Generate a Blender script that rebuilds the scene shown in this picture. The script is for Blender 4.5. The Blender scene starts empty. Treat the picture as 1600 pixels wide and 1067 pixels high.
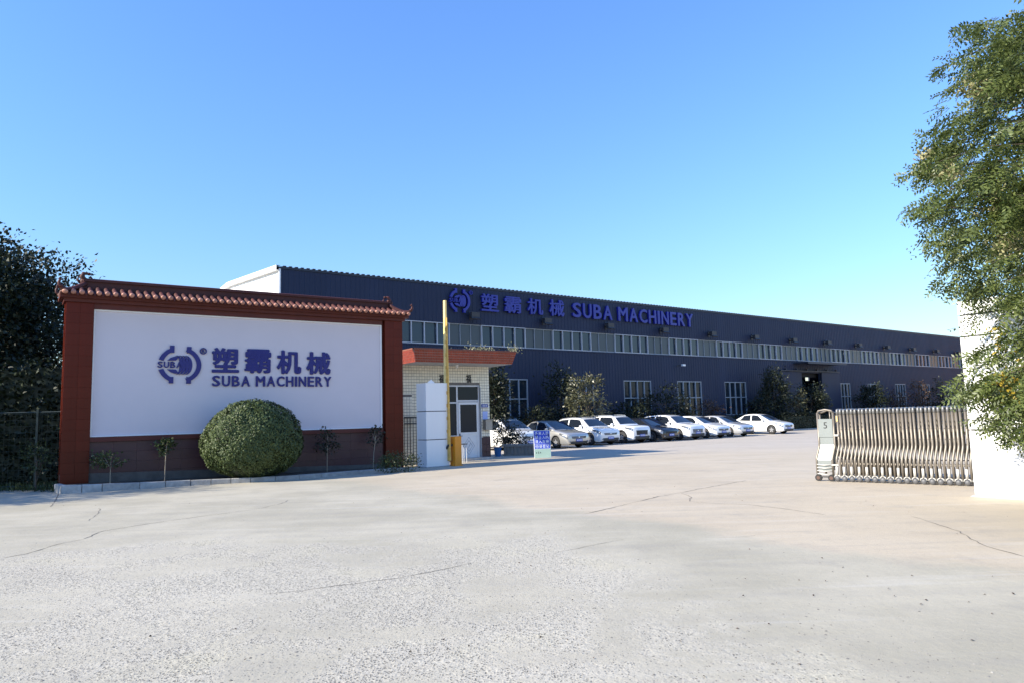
import bpy, math, random
import numpy as np
from mathutils import Vector, Matrix

random.seed(7)
rng = np.random.default_rng(11)
S = bpy.context.scene
C = S.collection
R = math.radians

# ------------------------------------------------------------------ camera, sky, sun, exposure
EYE = np.array([0.0, 0.0, 1.62])
FOC, PITCH, ROLL = 1118.2, 0.1076943, -0.0287048
_f0 = np.array([0, math.cos(PITCH), math.sin(PITCH)])
_u0 = np.array([0, -math.sin(PITCH), math.cos(PITCH)])
_x0 = np.array([1.0, 0, 0])
_cx = _x0 * math.cos(ROLL) + _u0 * math.sin(ROLL)
_cu = -_x0 * math.sin(ROLL) + _u0 * math.cos(ROLL)
cam_data = bpy.data.cameras.new("camera")
cam = bpy.data.objects.new("camera", cam_data)
C.objects.link(cam)
cam_data.sensor_width = 36.0
cam_data.lens = FOC / 1600 * 36.0
cam_data.clip_end = 4000
cam.matrix_world = Matrix(((_cx[0], _cu[0], -_f0[0], EYE[0]), (_cx[1], _cu[1], -_f0[1], EYE[1]),
                           (_cx[2], _cu[2], -_f0[2], EYE[2]), (0, 0, 0, 1)))
S.camera = cam

SUN_AZ, SUN_EL = 245.2, 30.0
world = bpy.data.worlds.new("World")
S.world = world
world.use_nodes = True
wn = world.node_tree
sky = wn.nodes.new("ShaderNodeTexSky")
sky.sky_type = 'NISHITA'
sky.sun_disc = False
sky.sun_elevation = R(SUN_EL)
sky.sun_rotation = R(SUN_AZ)
sky.altitude = 0
sky.air_density = 2.0
sky.dust_density = 0.0
sky.ozone_density = 6.0
bg = wn.nodes["Background"]
bg.inputs[1].default_value = 0.10
tint = wn.nodes.new("ShaderNodeVectorMath")       # a cleaner, bluer autumn sky
tint.operation = 'MULTIPLY'
tint.inputs[1].default_value = (0.67, 0.86, 1.32)
wn.links.new(sky.outputs[0], tint.inputs[0])
wn.links.new(tint.outputs[0], bg.inputs[0])
sun_data = bpy.data.lights.new("sun", 'SUN')
sun_data.energy = 4.5
sun_data.angle = R(0.53)
sun_data.color = (1.0, 0.92, 0.77)
sun = bpy.data.objects.new("sun", sun_data)
C.objects.link(sun)
_sd = Vector((math.sin(R(SUN_AZ)) * math.cos(R(SUN_EL)), math.cos(R(SUN_AZ)) * math.cos(R(SUN_EL)), math.sin(R(SUN_EL))))
sun.rotation_euler = _sd.to_track_quat('Z', 'Y').to_euler()
sun.location = (0, 0, 30)
S.view_settings.view_transform = 'Standard'
S.view_settings.look = 'None'
S.view_settings.gamma = 1
S.view_settings.exposure = 1.12
S.view_settings.use_curve_mapping = False


# ------------------------------------------------------------------ survey helpers (photo pixel -> place on the ground or on a wall)
def ray(px, py):
    return _f0 + _cx * (px - 800) / FOC - _cu * (py - 533.5) / FOC

def G(px, py, z=0.0):
    d = ray(px, py)
    return EYE + d * ((z - EYE[2]) / d[2])

def on_wall(px, py, o, az):
    a = R(az)
    n = np.array([math.cos(a), -math.sin(a), 0])
    d = ray(px, py)
    return EYE + d * (((np.array(o) - EYE) @ n) / (d @ n))

def loc(pt, o, az):
    a = R(az)
    v = np.array(pt) - np.array(o)
    return (v[0] * math.sin(a) + v[1] * math.cos(a), -(v[0] * math.cos(a) - v[1] * math.sin(a)), pt[2])

def at_depth(px, py, y):
    d = ray(px, py)
    return EYE + d * (y / d[1])

def world_of(o, az, t, y, z=0.0):
    a = R(az)
    return np.array([o[0] + t * math.sin(a) - y * math.cos(a), o[1] + t * math.cos(a) + y * math.sin(a), z])


# ------------------------------------------------------------------ materials
def new_mat(name):
    m = bpy.data.materials.new(name)
    m.use_nodes = True
    nt = m.node_tree
    return m, nt, nt.nodes["Principled BSDF"]

def N(nt, kind, **kw):
    n = nt.nodes.new(kind)
    for k, v in kw.items():
        if hasattr(n, k):
            setattr(n, k, v)
        else:
            n.inputs[k.replace('_', ' ')].default_value = v
    return n

def paint(name, col, rough=0.5, metal=0.0, var=0.12, scale=3.0, bump=0.0, bscale=40.0, spec=0.5, coat=0.0, island=0.0, streak=False):
    m, nt, b = new_mat(name)
    L = nt.links.new
    b.inputs['Roughness'].default_value = rough
    b.inputs['Metallic'].default_value = metal
    b.inputs['Specular IOR Level'].default_value = spec
    b.inputs['Coat Weight'].default_value = coat
    b.inputs['Coat Roughness'].default_value = 0.04
    tc = N(nt, "ShaderNodeTexCoord")
    mp = N(nt, "ShaderNodeMapping")
    if streak:
        mp.inputs['Scale'].default_value = (1, 1, 0.12)
    L(tc.outputs['Object'], mp.inputs[0])
    no = N(nt, "ShaderNodeTexNoise", Scale=scale, Detail=6.0, Roughness=0.62)
    L(mp.outputs[0], no.inputs['Vector'])
    r = N(nt, "ShaderNodeMapRange")
    r.inputs[1].default_value = 0.25
    r.inputs[2].default_value = 0.75
    r.inputs[3].default_value = 1 - var
    r.inputs[4].default_value = 1 + var
    L(no.outputs[0], r.inputs[0])
    mul = N(nt, "ShaderNodeVectorMath", operation='SCALE')
    mul.inputs[0].default_value = col[:3]
    fac = r.outputs[0]
    if island:
        g = N(nt, "ShaderNodeNewGeometry")
        oi = N(nt, "ShaderNodeObjectInfo")
        ad = N(nt, "ShaderNodeMath", operation='ADD')
        L(g.outputs['Random Per Island'], ad.inputs[0])
        L(oi.outputs['Random'], ad.inputs[1])
        fr = N(nt, "ShaderNodeMath", operation='FRACT')
        L(ad.outputs[0], fr.inputs[0])
        r2 = N(nt, "ShaderNodeMapRange")
        r2.inputs[3].default_value = 1 - island
        r2.inputs[4].default_value = 1 + island
        L(fr.outputs[0], r2.inputs[0])
        mm = N(nt, "ShaderNodeMath", operation='MULTIPLY')
        L(fac, mm.inputs[0])
        L(r2.outputs[0], mm.inputs[1])
        fac = mm.outputs[0]
    L(fac, mul.inputs['Scale'])
    L(mul.outputs[0], b.inputs['Base Color'])
    if bump:
        bn = N(nt, "ShaderNodeTexNoise", Scale=bscale, Detail=5.0)
        L(tc.outputs['Object'], bn.inputs['Vector'])
        bp = N(nt, "ShaderNodeBump", Strength=bump, Distance=0.02)
        L(bn.outputs[0], bp.inputs['Height'])
        L(bp.outputs[0], b.inputs['Normal'])
    return m

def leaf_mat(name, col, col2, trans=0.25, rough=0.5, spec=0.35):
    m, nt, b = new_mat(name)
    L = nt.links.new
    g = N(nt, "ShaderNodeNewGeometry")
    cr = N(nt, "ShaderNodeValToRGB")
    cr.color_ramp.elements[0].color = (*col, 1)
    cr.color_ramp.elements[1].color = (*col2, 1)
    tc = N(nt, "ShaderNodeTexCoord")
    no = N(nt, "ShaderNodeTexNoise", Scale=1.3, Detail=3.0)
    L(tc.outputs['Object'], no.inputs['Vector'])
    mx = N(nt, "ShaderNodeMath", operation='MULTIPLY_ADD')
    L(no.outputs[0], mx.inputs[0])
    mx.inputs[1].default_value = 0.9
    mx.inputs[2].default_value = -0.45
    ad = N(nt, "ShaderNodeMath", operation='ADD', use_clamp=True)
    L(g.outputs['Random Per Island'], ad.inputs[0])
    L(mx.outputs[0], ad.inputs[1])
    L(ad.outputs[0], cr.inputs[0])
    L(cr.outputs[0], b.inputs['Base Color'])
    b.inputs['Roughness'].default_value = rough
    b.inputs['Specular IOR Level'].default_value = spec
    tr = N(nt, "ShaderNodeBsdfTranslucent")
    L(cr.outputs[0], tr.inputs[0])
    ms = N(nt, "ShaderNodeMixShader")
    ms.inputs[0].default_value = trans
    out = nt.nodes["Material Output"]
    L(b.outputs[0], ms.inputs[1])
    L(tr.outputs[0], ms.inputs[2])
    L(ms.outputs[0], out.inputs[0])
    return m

def glass_mat(name, col, rough=0.04, spec=0.6, wob=0.0):
    m, nt, b = new_mat(name)
    b.inputs['Base Color'].default_value = (*col, 1)
    b.inputs['Roughness'].default_value = rough
    b.inputs['Specular IOR Level'].default_value = spec
    if wob:
        tc = N(nt, "ShaderNodeTexCoord")
        no = N(nt, "ShaderNodeTexNoise", Scale=0.9, Detail=1.0)
        nt.links.new(tc.outputs['Object'], no.inputs['Vector'])
        bp = N(nt, "ShaderNodeBump", Strength=wob, Distance=0.05)
        nt.links.new(no.outputs[0], bp.inputs['Height'])
        nt.links.new(bp.outputs[0], b.inputs['Normal'])
    return m

def concrete_ground():
    m, nt, b = new_mat("yard_concrete")
    L = nt.links.new
    tc = N(nt, "ShaderNodeTexCoord")
    P = tc.outputs['Object']
    sx = N(nt, "ShaderNodeSeparateXYZ")
    L(P, sx.inputs[0])
    def math_(op, a, bb=None, clamp=False, c=None):
        n = N(nt, "ShaderNodeMath", operation=op, use_clamp=bool(clamp))
        for i, v in enumerate((a, bb, c)):
            if v is None:
                continue
            if isinstance(v, (int, float)):
                n.inputs[i].default_value = v
            else:
                L(v, n.inputs[i])
        return n.outputs[0]
    def noise(scale, detail=6.0, rough=0.6, vec=P, dist=0.0):
        n = N(nt, "ShaderNodeTexNoise", Scale=scale, Detail=detail, Roughness=rough, Distortion=dist)
        L(vec, n.inputs['Vector'])
        return n.outputs[0]
    def rng_(v, a, bb, c=0.0, d=1.0):
        n = N(nt, "ShaderNodeMapRange", interpolation_type='SMOOTHSTEP')
        L(v, n.inputs[0])
        for i, q in enumerate((a, bb, c, d)):
            n.inputs[i + 1].default_value = q
        return n.outputs[0]
    def mix(f, a, bb, mode='MIX'):
        n = N(nt, "ShaderNodeMix", data_type='RGBA', blend_type=mode)
        if isinstance(f, (int, float)):
            n.inputs[0].default_value = f
        else:
            L(f, n.inputs[0])
        for i, v in ((6, a), (7, bb)):
            if isinstance(v, tuple):
                n.inputs[i].default_value = (*v, 1)
            else:
                L(v, n.inputs[i])
        return n.outputs[2]
    X, Y = sx.outputs[0], sx.outputs[1]
    big = noise(0.35, 5.0)
    mid = noise(1.6, 7.0, 0.65)
    fine = noise(14.0, 8.0, 0.7)
    # worn region where the aggregate shows: near the viewer on the left
    lim = math_('ADD', math_('MULTIPLY', X, 1.0), math_('MULTIPLY', Y, 0.31))
    e1 = math_('SUBTRACT', 4.05, lim)
    e2 = math_('SUBTRACT', 10.6, Y)
    e = math_('MINIMUM', e1, e2)
    e = math_('ADD', e, math_('MULTIPLY_ADD', mid, 3.4, None, c=-1.7))
    e = math_('ADD', e, math_('MULTIPLY_ADD', big, 4.6, None, c=-2.3))
    worn = rng_(e, -0.1, 1.0)
    patch = rng_(noise(0.8, 6.0, 0.7, dist=0.6), 0.40, 0.55)
    worn = math_('MULTIPLY', worn, math_('MULTIPLY_ADD', patch, 0.75, None, c=0.25))
    # tan slab beyond a diagonal joint
    t = math_('ADD', math_('MULTIPLY', X, 0.81), math_('MULTIPLY', Y, 0.59))
    t = math_('ADD', t, math_('MULTIPLY_ADD', mid, 1.1, None, c=-0.55))
    t = math_('ADD', t, math_('MULTIPLY_ADD', big, 2.4, None, c=-1.2))
    tan = math_('MULTIPLY', rng_(t, 7.75, 8.55), rng_(math_('ADD', X, math_('MULTIPLY', mid, 3.0)), -5.5, 1.5, 0.35, 1.0))
    far = rng_(Y, 26.0, 36.0)
    grey = mix(rng_(big, 0.35, 0.65), (0.350, 0.320, 0.246), (0.438, 0.400, 0.313))
    tanc = mix(rng_(big, 0.3, 0.7), (0.440, 0.370, 0.272), (0.492, 0.420, 0.316))
    col = mix(tan, grey, tanc)
    col = mix(math_('MULTIPLY', far, 0.5), col, (0.42, 0.385, 0.35))
    # tyre-swept stripes, stretched along the drive
    mp = N(nt, "ShaderNodeMapping")
    mp.inputs['Rotation'].default_value = (0, 0, R(-40))
    mp.inputs['Scale'].default_value = (0.22, 2.2, 1)
    L(P, mp.inputs[0])
    st = noise(1.1, 6.0, 0.65, vec=mp.outputs[0])
    col = mix(math_('MULTIPLY', rng_(st, 0.46, 0.70), 0.24), col, (0.27, 0.255, 0.235))
    col = mix(math_('MULTIPLY', rng_(st, 0.46, 0.28), 0.28), col, (0.55, 0.53, 0.49))
    col = mix(math_('MULTIPLY', rng_(mid, 0.50, 0.72), 0.30), col, (0.27, 0.25, 0.22))
    col = mix(math_('MULTIPLY', rng_(fine, 0.5, 0.8), 0.22), col, (0.24, 0.23, 0.21))
    # fine sand specks everywhere
    sp = N(nt, "ShaderNodeTexVoronoi", Scale=55.0, Randomness=1.0)
    L(P, sp.inputs['Vector'])
    speck = math_('MULTIPLY', rng_(sp.outputs['Distance'], 0.26, 0.10), rng_(noise(3.0), 0.5, 0.7))
    col = mix(math_('MULTIPLY', speck, 0.35), col, (0.12, 0.115, 0.11))
    # aggregate
    v = N(nt, "ShaderNodeTexVoronoi", Scale=48.0, Randomness=1.0)
    wob = N(nt, "ShaderNodeVectorMath", operation='MULTIPLY_ADD')
    L(noise(9.0), wob.inputs[0])
    wob.inputs[1].default_value = (0.05, 0.05, 0)
    L(P, wob.inputs[2])
    L(wob.outputs[0], v.inputs['Vector'])
    v2 = N(nt, "ShaderNodeTexVoronoi", Scale=17.0, Randomness=1.0)
    L(wob.outputs[0], v2.inputs['Vector'])
    stone = N(nt, "ShaderNodeValToRGB")
    stone.color_ramp.interpolation = 'CONSTANT'
    for i, (p, c) in enumerate([(0, (0.43, 0.40, 0.335)), (0.2, (0.49, 0.46, 0.385)), (0.44, (0.37, 0.345, 0.285)), (0.62, (0.47, 0.43, 0.345)), (0.80, (0.31, 0.29, 0.25)), (0.87, (0.53, 0.50, 0.43))]):
        el = stone.color_ramp.elements[i] if i < 2 else stone.color_ramp.elements.new(p)
        el.position = p
        el.color = (*c, 1)
    L(v.outputs['Color'], stone.inputs[0])
    # dark specks where the fines have washed out between stones: dense on the left, thinning to the right
    left = math_('ADD', math_('MULTIPLY', X, -0.42), 0.55)
    left = math_('ADD', left, math_('MULTIPLY_ADD', mid, 1.6, None, c=-0.8))
    left = math_('ADD', left, math_('MULTIPLY_ADD', big, 1.6, None, c=-0.8), True)
    dens = math_('MULTIPLY', worn, math_('MULTIPLY_ADD', left, 0.62, None, c=0.16))
    cell = N(nt, "ShaderNodeSeparateColor")
    L(v.outputs['Color'], cell.inputs[0])
    pick = math_('LESS_THAN', cell.outputs[0], dens)
    dot = rng_(v.outputs['Distance'], 0.46, 0.22)
    pits = math_('MULTIPLY', pick, dot)
    film = mix(rng_(big, .3, .7), (0.405, 0.370, 0.296), (0.470, 0.430, 0.346))
    film = mix(rng_(noise(0.7, 4.0), .52, .66), film, (0.445, 0.405, 0.300))
    agg = mix(0.35, film, stone.outputs[0])
    agg = mix(math_('MULTIPLY', pits, 0.85), agg, (0.115, 0.105, 0.09))
    col = mix(math_('MULTIPLY', worn, 0.95), col, agg)
    L(col, b.inputs['Base Color'])
    b.inputs['Roughness'].default_value = 0.85
    b.inputs['Specular IOR Level'].default_value = 0.25
    hs = math_('MULTIPLY', math_('SUBTRACT', 0.5, v.outputs['Distance']), 0.0035)
    hs2 = math_('MULTIPLY', math_('SUBTRACT', 0.5, v2.outputs['Distance']), 0.003)
    hp = math_('MULTIPLY', pits, -0.006)
    h1 = math_('MULTIPLY', math_('ADD', math_('ADD', hs, hs2), hp), worn)
    h2 = math_('MULTIPLY', fine, 0.006)
    h3 = math_('MULTIPLY', mid, 0.012)
    h = math_('ADD', math_('ADD', h1, h2), h3)
    bp = N(nt, "ShaderNodeBump", Strength=1.0, Distance=1.0)
    L(h, bp.inputs['Height'])
    L(bp.outputs[0], b.inputs['Normal'])
    return m

M = {}
M['ground'] = concrete_ground()
M['crack'] = paint('crack_dirt', (0.15, 0.135, 0.115), 0.95, var=0.3)
M['kerbstone'] = paint('kerb_concrete', (0.36, 0.35, 0.335), 0.9, var=0.3, scale=6, bump=0.5, island=0.15)
M['soil'] = paint('bed_soil', (0.075, 0.055, 0.04), 0.95, var=0.4, scale=8, bump=0.8)
M['grassland'] = paint('rough_field', (0.07, 0.075, 0.035), 0.95, var=0.5, scale=0.4)
M['pebble'] = paint('pebbles', (0.24, 0.225, 0.195), 0.9, var=0.2, island=0.45)
M['redtile'] = paint('red_brown_glazed_tile', (0.098, 0.014, 0.007), 0.26, var=0.28, scale=1.2, spec=0.16, island=0.06, streak=True)
M['redpaint'] = paint('red_brown_paint', (0.090, 0.013, 0.007), 0.6, var=0.2, scale=3)
M['rooftile'] = paint('terracotta_roof_tile', (0.064, 0.011, 0.006), 0.65, var=0.25, scale=5, island=0.15)
M['tileend'] = paint('sunlit_tile_end', (0.40, 0.18, 0.12), 0.55, var=0.25, scale=9, island=0.15)  # sunlight catching the tile ends is put into this pale colour
M['plinth'] = paint('purple_brown_plinth_tile', (0.058, 0.020, 0.023), 0.45, var=0.2, scale=2.5, island=0.12)
M['skirt'] = paint('grey_render', (0.10, 0.095, 0.09), 0.9, var=0.3, scale=4, bump=0.3)
M['panel'] = paint('white_panel_paint', (0.62, 0.57, 0.60), 0.6, var=0.03, scale=0.7)
M['whiteframe'] = paint('white_frame', (0.80, 0.80, 0.80), 0.4, var=0.04)
M['lettering'] = paint('blue_letter', (0.013, 0.014, 0.155), 0.35, var=0.06, scale=2)
M['letterblue'] = paint('royal_blue_letter', (0.016, 0.020, 0.26), 0.3, var=0.06)
M['navy'] = paint('navy_steel_sheet', (0.019, 0.028, 0.060), 0.55, var=0.14, scale=0.6, spec=0.25, streak=True)
M['navytrim'] = paint('dark_navy_trim', (0.018, 0.024, 0.042), 0.5, var=0.1)
M['gablewhite'] = paint('white_steel_sheet', (0.78, 0.78, 0.77), 0.45, var=0.05, scale=1)
M['roofsheet'] = paint('grey_roof_sheet', (0.28, 0.30, 0.33), 0.5, var=0.1)
M['winframe'] = paint('white_upvc', (0.42, 0.44, 0.48), 0.4, var=0.08)
M['winframegrey'] = paint('grey_window_frame', (0.30, 0.33, 0.37), 0.45, var=0.08)
M['winglass'] = glass_mat('window_glass', (0.022, 0.038, 0.058), 0.05, 0.5, 0.15)
M['winplain'] = paint('frosted_daylight_sheet', (0.030, 0.046, 0.058), 0.35, var=0.2, scale=1.2, spec=0.6, streak=True)
M['lowglass'] = glass_mat('lower_window_glass', (0.010, 0.020, 0.032), 0.10, 0.22, 0.15)
M['dark'] = paint('dark_interior', (0.02, 0.02, 0.022), 0.9)
M['darkmetal'] = paint('dark_metal', (0.035, 0.033, 0.035), 0.5, var=0.2)
M['creamtile'] = paint('cream_wall_tile', (0.78, 0.73, 0.60), 0.25, var=0.08, scale=2, island=0.07)
M['grout'] = paint('dark_grout', (0.17, 0.16, 0.15), 0.95, var=0.2)
M['canopytile'] = paint('orange_red_canopy_tile', (0.26, 0.038, 0.018), 0.3, var=0.15, scale=3, island=0.16)
M['canopygrout'] = paint('canopy_grout', (0.22, 0.08, 0.05), 0.9)
M['soffit'] = paint('grey_soffit', (0.40, 0.40, 0.40), 0.9, var=0.15)
M['alu'] = paint('aluminium_frame', (0.62, 0.63, 0.65), 0.4, var=0.06)
M['doorpanel'] = paint('white_door_panel', (0.70, 0.71, 0.72), 0.4, var=0.06)
M['black'] = paint('black_lettering', (0.012, 0.012, 0.014), 0.5)
M['blueplate'] = paint('blue_plate', (0.02, 0.05, 0.32), 0.4)
M['paper'] = paint('pale_notice_paper', (0.42, 0.50, 0.82), 0.7, var=0.05)
M['steel'] = paint('brushed_steel', (0.30, 0.28, 0.26), 0.4, metal=0.7, var=0.12, scale=8)
M['pillar'] = paint('white_pillar_sheet', (0.80, 0.80, 0.795), 0.35, var=0.05, scale=1.1, streak=True)
M['seam'] = paint('dark_seam', (0.05, 0.05, 0.055), 0.7)
M['orange'] = paint('orange_cabinet', (0.72, 0.26, 0.012), 0.4, var=0.08)
M['yellow'] = paint('cream_yellow_arm', (0.85, 0.62, 0.22), 0.45, var=0.2, scale=5)
M['yellowdark'] = paint('worn_ochre', (0.62, 0.38, 0.09), 0.6, var=0.3, scale=6)
M['signblue'] = paint('sign_blue', (0.02, 0.06, 0.50), 0.4, var=0.05)
M['signwhite'] = paint('sign_white', (0.80, 0.82, 0.84), 0.5, var=0.02)
M['signgreen'] = paint('pale_green_board', (0.36, 0.49, 0.40), 0.5, var=0.06)
M['red'] = paint('sign_red', (0.55, 0.05, 0.04), 0.5)
M['gatetube'] = paint('galvanised_gate_tube', (0.205, 0.178, 0.145), 0.42, metal=0.35, var=0.16, scale=7)
M['gatecap'] = paint('grey_gate_cap', (0.22, 0.22, 0.22), 0.45, metal=0.4, var=0.15)
M['gatebracket'] = paint('pale_wheel_bracket', (0.50, 0.48, 0.44), 0.5, var=0.1)
M['gatepanel'] = paint('polished_gate_sheet', (0.33, 0.35, 0.34), 0.26, metal=0.6, var=0.08, scale=3)
M['rubber'] = paint('black_rubber', (0.02, 0.02, 0.021), 0.75, var=0.2)
M['greyball'] = paint('grey_wheel_ball', (0.10, 0.10, 0.105), 0.5, var=0.2)
M['rust'] = paint('rusty_hub', (0.10, 0.055, 0.04), 0.7, var=0.3)
M['bark'] = paint('bark', (0.10, 0.078, 0.06), 0.95, var=0.35, scale=9, bump=0.8)
M['stem'] = paint('pale_stem', (0.30, 0.25, 0.19), 0.9, var=0.2)
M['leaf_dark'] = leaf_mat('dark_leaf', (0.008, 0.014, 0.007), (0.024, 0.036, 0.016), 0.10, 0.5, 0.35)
M['leaf_bush'] = leaf_mat('topiary_leaf', (0.040, 0.064, 0.022), (0.105, 0.135, 0.046), 0.10, 0.5, 0.3)
M['leaf_tree'] = leaf_mat('pinnate_leaf', (0.045, 0.068, 0.016), (0.170, 0.205, 0.060), 0.36, 0.42, 0.45)
M['leaf_pod'] = leaf_mat('pale_seed_pod', (0.30, 0.29, 0.14), (0.45, 0.41, 0.22), 0.25)
M['leaf_yellow'] = leaf_mat('yellowed_leaf', (0.36, 0.27, 0.03), (0.48, 0.33, 0.04), 0.3)
M['leaf_magnolia'] = leaf_mat('leathery_leaf', (0.042, 0.048, 0.022), (0.130, 0.125, 0.070), 0.10, 0.35, 0.5)
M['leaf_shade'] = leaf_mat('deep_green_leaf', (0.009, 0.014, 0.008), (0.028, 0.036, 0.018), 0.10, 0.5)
M['leaf_red'] = leaf_mat('reddish_leaf', (0.045, 0.030, 0.022), (0.11, 0.065, 0.045), 0.15)
M['leaf_small'] = leaf_mat('shrub_leaf', (0.026, 0.044, 0.016), (0.075, 0.095, 0.034), 0.18, 0.45)
M['leaf_dry'] = leaf_mat('dry_weed', (0.20, 0.21, 0.11), (0.42, 0.40, 0.26), 0.2)
M['fencegreen'] = paint('green_fence_paint', (0.012, 0.024, 0.018), 0.5, var=0.2)
M['bucket'] = paint('blue_bucket', (0.02, 0.12, 0.32), 0.4)
M['planter'] = paint('planter_concrete', (0.22, 0.21, 0.20), 0.9, var=0.25, scale=5, bump=0.4)
M['carwhite'] = paint('car_white', (0.80, 0.80, 0.79), 0.22, var=0.01, coat=1.0)
M['carsilver'] = paint('car_silver', (0.50, 0.485, 0.45), 0.3, metal=0.55, var=0.02, coat=1.0)
M['carpale'] = paint('car_pale_silver', (0.66, 0.65, 0.64), 0.28, metal=0.45, var=0.02, coat=1.0)
M['carblack'] = paint('car_black', (0.010, 0.010, 0.011), 0.2, var=0.02, coat=1.0)
M['carglass'] = glass_mat('car_glass', (0.012, 0.016, 0.024), 0.03, 0.7)
M['cartrim'] = paint('black_plastic_trim', (0.025, 0.025, 0.026), 0.55, var=0.1)
M['chrome'] = paint('chrome', (0.72, 0.72, 0.73), 0.12, metal=1.0, var=0.02)
M['lamp'] = paint('headlight_lens', (0.16, 0.17, 0.19), 0.06, metal=0.35, var=0.1, scale=14, coat=1.0)
M['taillamp'] = paint('tail_lamp', (0.35, 0.01, 0.01), 0.15, coat=1.0)
M['rim'] = paint('alloy_rim', (0.60, 0.60, 0.61), 0.28, metal=0.8, var=0.06)
M['plateblue'] = paint('number_plate_blue', (0.03, 0.07, 0.42), 0.4)
M['building'] = paint('ochre_wall', (0.55, 0.27, 0.06), 0.8, var=0.15)


# ------------------------------------------------------------------ mesh builder
class MB:
    def __init__(s):
        s.v, s.f, s.m = [], [], []

    def add(s, vs, fs, m=0):
        b = len(s.v)
        s.v += [tuple(map(float, p)) for p in vs]
        s.f += [tuple(i + b for i in f) for f in fs]
        s.m += [m] * len(fs)

    def box(s, x0, x1, y0, y1, z0, z1, m=0):
        s.add([(x0, y0, z0), (x1, y0, z0), (x1, y1, z0), (x0, y1, z0), (x0, y0, z1), (x1, y0, z1), (x1, y1, z1), (x0, y1, z1)],
              [(0, 3, 2, 1), (4, 5, 6, 7), (0, 1, 5, 4), (1, 2, 6, 5), (2, 3, 7, 6), (3, 0, 4, 7)], m)
        return s

    def bevel_box(s, x0, x1, y0, y1, z0, z1, b=0.01, m=0):
        # front (-y) face chamfered: a tile or plate
        s.add([(x0, y1, z0), (x1, y1, z0), (x1, y1, z1), (x0, y1, z1),
               (x0, y0 + b, z0), (x1, y0 + b, z0), (x1, y0 + b, z1), (x0, y0 + b, z1),
               (x0 + b, y0, z0 + b), (x1 - b, y0, z0 + b), (x1 - b, y0, z1 - b), (x0 + b, y0, z1 - b)],
              [(0, 3, 2, 1), (0, 1, 5, 4), (1, 2, 6, 5), (2, 3, 7, 6), (3, 0, 4, 7),
               (4, 5, 9, 8), (5, 6, 10, 9), (6, 7, 11, 10), (7, 4, 8, 11), (8, 9, 10, 11)], m)
        return s

    def prism(s, poly, y0, y1, m=0):
        # polygon given as (x, z), counter-clockwise seen from -y, extruded along y
        n = len(poly)
        vs = [(x, y0, z) for x, z in poly] + [(x, y1, z) for x, z in poly]
        fs = [tuple(range(n)), tuple(range(2 * n - 1, n - 1, -1))]
        fs += [(i, i + n, (i + 1) % n + n, (i + 1) % n) for i in range(n)]
        s.add(vs, fs, m)
        return s

    def tube(s, pts, radii, n=8, m=0, caps=True):
        pts = [Vector(p) for p in pts]
        if not hasattr(radii, '__len__'):
            radii = [radii] * len(pts)
        vs, fs = [], []
        prev = None
        for i, p in enumerate(pts):
            if i == 0:
                d = pts[1] - p
            elif i == len(pts) - 1:
                d = p - pts[i - 1]
            else:
                d = (pts[i + 1] - p).normalized() + (p - pts[i - 1]).normalized()
            d.normalize()
            if prev is None:
                a = Vector((0, 0, 1)) if abs(d.z) < 0.9 else Vector((1, 0, 0))
                u = d.cross(a).normalized()
            else:
                u = (prev - d * prev.dot(d)).normalized()
            prev = u
            w = d.cross(u)
            for k in range(n):
                t = 2 * math.pi * k / n
                vs.append(p + (u * math.cos(t) + w * math.sin(t)) * radii[i])
        for i in range(len(pts) - 1):
            for k in range(n):
                a, b = i * n + k, i * n + (k + 1) % n
                fs.append((a, b, b + n, a + n))
        if caps:
            fs.append(tuple(range(n - 1, -1, -1)))
            fs.append(tuple(range((len(pts) - 1) * n, len(pts) * n)))
        s.add(vs, fs, m)
        return s

    def ellipsoid(s, c, r, nu=12, nv=8, m=0):
        vs = [(c[0], c[1], c[2] - r[2])]
        for j in range(1, nv):
            t = math.pi * j / nv - math.pi / 2
            for i in range(nu):
                a = 2 * math.pi * i / nu
                vs.append((c[0] + r[0] * math.cos(t) * math.cos(a), c[1] + r[1] * math.cos(t) * math.sin(a), c[2] + r[2] * math.sin(t)))
        vs.append((c[0], c[1], c[2] + r[2]))
        fs = [(0, 1 + (i + 1) % nu, 1 + i) for i in range(nu)]
        for j in range(nv - 2):
            for i in range(nu):
                a, b = 1 + j * nu + i, 1 + j * nu + (i + 1) % nu
                fs.append((a, b, b + nu, a + nu))
        t = len(vs) - 1
        o = 1 + (nv - 2) * nu
        fs += [(o + i, o + (i + 1) % nu, t) for i in range(nu)]
        s.add(vs, fs, m)
        return s

    def mesh(s, name, mats, smooth=False):
        me = bpy.data.meshes.new(name)
        me.from_pydata(s.v, [], s.f)
        for m in (mats if isinstance(mats, (list, tuple)) else [mats]):
            me.materials.append(m)
        if len(set(s.m)) > 1:
            me.polygons.foreach_set('material_index', s.m)
        if smooth:
            me.polygons.foreach_set('use_smooth', [True] * len(s.f))
        me.update()
        return me

    def build(s, name, mats, parent=None, loc=(0, 0, 0), smooth=False):
        return put(name, s.mesh(name, mats, smooth), parent, loc)


def put(name, me, parent=None, loc=(0, 0, 0), rot=(0, 0, 0), scale=(1, 1, 1)):
    o = bpy.data.objects.new(name, me)
    C.objects.link(o)
    o.location = loc
    o.rotation_euler = rot
    o.scale = scale
    if parent is not None:
        o.parent = parent
    return o

def tag(o, label=None, cat=None, group=None, kind=None):
    if label: o['label'] = label
    if cat: o['category'] = cat
    if group: o['group'] = group
    if kind: o['kind'] = kind
    return o

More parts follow.
